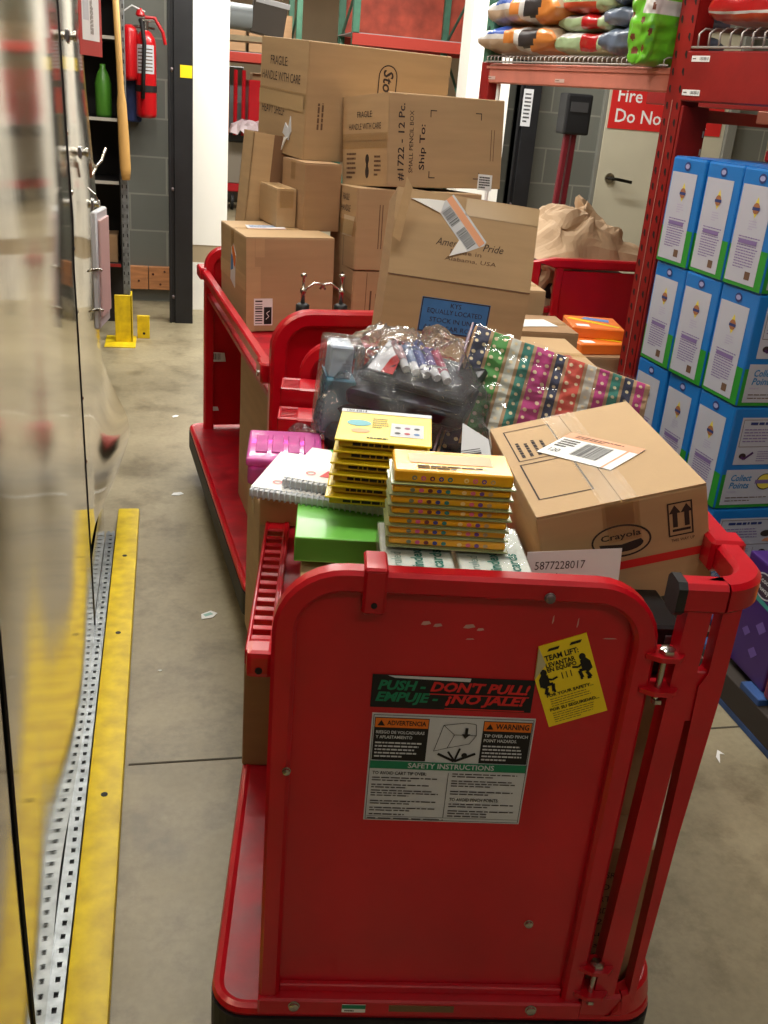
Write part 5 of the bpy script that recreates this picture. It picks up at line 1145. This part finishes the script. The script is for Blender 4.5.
m = MB(); m.box(0, .42, 0, .3, 0, .4, mat('dark_crate', (74, 66, 58), .6), .01, Matrix.Rotation(R(8), 4, 'Y')); m.box(.02, .44, -.01, .3, .34, .4, GREYW, .004, Matrix.Rotation(R(8), 4, 'Y')); tag(m.build('dark_crate', M=TM(1.02, 13.5, 2.10)), 'dark crate with white top beside the grey roll', 'crate')
ld = thing('loft_shelf', 'shelf holding the grey roll and dark crate in the back room', 'shelf', TM(.2, 13.3, 0))
m = MB(); m.box(0, 1.5, 0, .6, 1.98, 2.04, TANW); m.build('board', ld)
for x in (0.02, 1.44):
    m = MB(); m.box(x, x+.05, .5, .56, 0, 1.98, mat('shelf_leg', (130, 130, 124), .5)); m.build('leg', ld)
# red cart in the back room
o = thing('stock_cart', 'red cart loaded with red crates far away in the back room', 'cart', TM(.72, 13.2, 0, 0), 'red steel stock carts')
m = MB(); m.box(0, .8, 0, .6, .22, .32, RED, .01); m.build('deck', o)
m = MB(); m.box(.28, .8, -.01, .5, .95, 1.55, RED, .01); m.build('panel', o)
for x in (.02, .12, .22): m = MB(); m.tube([(x, 0, .9), (x, 0, 1.65)], .025, RED, 8); m.build('bar', o)
m = MB(); m.box(0, .8, 0, .55, .82, .92, BLACKP, .01); m.build('tray', o); m = MB(); m.box(0, .8, .03, .55, .32, .82, mat('tote_grey', (150, 140, 126), .6), .01); m.build('tote', o)
m = MB(); m.grid(crumple(.5, .3, .14, 6., .05), 14, 12, mat('white_wrap', (220, 200, 206), .3)); o2 = m.build('wrapping', o); o2.location = (.3, -.05, .93)
for x in (.1, .25, .6):
    m = MB(); m.lathe([(.05, -.02), (.1, -.018), (.1, .018), (.05, .02)], BLACKR, n=18, M=Matrix.Translation((x, .02, .1)) @ Matrix.Rotation(R(90), 4, 'Y')); m.build('wheel', o)
m = MB(); m.box(0, .55, 0, .5, 0, .34, CARD3, .005); tag(m.build('carton', M=TM(1.1, 13.9, 1.3)), 'brown carton above the far red cart', 'box')
st_ = thing('wire_stand', 'grey frame stand behind the far red cart', 'stand', TM(.62, 14.1, 0)); m = MB(); m.box(0, .38, 0, .3, 0, 1.7, mat('stand_grey', (120, 124, 124), .5), .01); m.build('frame', st_); m = MB(); m.box(.4, 1.2, -.2, .45, 0, 1.295, mat('stand_grey', (120, 124, 124), .5), .01); m.build('bench', st_)
# grey duct / speaker box high up
m = MB(); m.box(0, .35, 0, .3, 0, .2, GREYW, .01); m.box(.1, .25, -.01, 0, .05, .07, BLACK); tag(m.build('wall_unit', M=TM(2.2, 18.6, 3.05)), 'pale unit high on the back room wall', 'unit')

# ================================================================ LIGHTS
def strip(x, y, z, l, pw, lab, rz=0):
    o = thing('ceiling_light', lab, 'light', TM(x, y, z, rz), 'fluorescent ceiling lights')
    m = MB(); m.box(-l/2, l/2, -.09, .09, .02, .07, WHITEWALL, .005); m.build('housing', o)
    m = MB(); m.tube([(-l/2+.03, -.04, 0), (l/2-.03, -.04, 0)], .016, mat('lamp_tube', (255, 250, 238), .4, emit=(255, 248, 232), estr=9), 8); m.tube([(-l/2+.03, .04, 0), (l/2-.03, .04, 0)], .016, mat('lamp_tube', (255, 250, 238), .4), 8); m.build('lamp_tube', o)
    ld = bpy.data.lights.new('tube_light', 'AREA'); ld.shape = 'RECTANGLE'; ld.size = l; ld.size_y = .15; ld.energy = pw; ld.color = (1, .97, .91)
    lo = bpy.data.objects.new('tube_light', ld); COL.objects.link(lo); lo.matrix_basis = TM(x, y, z-.03, rz)
strip(.4, 1.5, 3.4, 2.4, 44, 'ceiling strip light over the front cart', 0)
strip(.5, 3.5, 3.4, 2.4, 66, 'ceiling strip light over the second cart', 0)
strip(.6, 5.0, 3.4, 2.4, 50, 'ceiling strip light before the opening', 0)
strip(.4, -1.2, 3.4, 2.4, 22, 'ceiling strip light behind the viewer', 0)
strip(1.2, 6.2, 3.1, 2.6, 110, 'added strip light that brightens the white piers by the opening', 0)  # extra unseen lamp, added to brighten the white piers
strip(2.0, 10.5, 3.8, 4, 190, 'first ceiling strip light in the back room', 0)
strip(2.0, 14.2, 3.8, 4, 190, 'second ceiling strip light in the back room', 0)
w_ = bpy.data.worlds.new('world'); SC.world = w_; w_.use_nodes = True
w_.node_tree.nodes['Background'].inputs[0].default_value = (1, .97, .92, 1); w_.node_tree.nodes['Background'].inputs[1].default_value = .22

# ================================================================ CAMERA
cam = bpy.data.cameras.new('camera'); co = bpy.data.objects.new('camera', cam); COL.objects.link(co)
X = (.97661767, -.00874794, .21480552); Y = (-.20036955, -.39913834, .89472936); Z = (.07791008, -.91684899, -.39155837)
Rm = Matrix(((X[0], -X[1], -X[2]), (Y[0], -Y[1], -Y[2]), (Z[0], -Z[1], -Z[2])))
co.matrix_world = Matrix.Translation((0, 0, 1.5)) @ Rm.to_4x4()
cam.sensor_width = 36; cam.sensor_fit = 'AUTO'; cam.lens = 36*975/1024; cam.clip_start = .02; cam.clip_end = 100
SC.camera = co
SC.view_settings.view_transform = 'Standard'; SC.view_settings.look = 'None'; SC.view_settings.gamma = 1; SC.view_settings.use_curve_mapping = False
SC.view_settings.exposure = 0
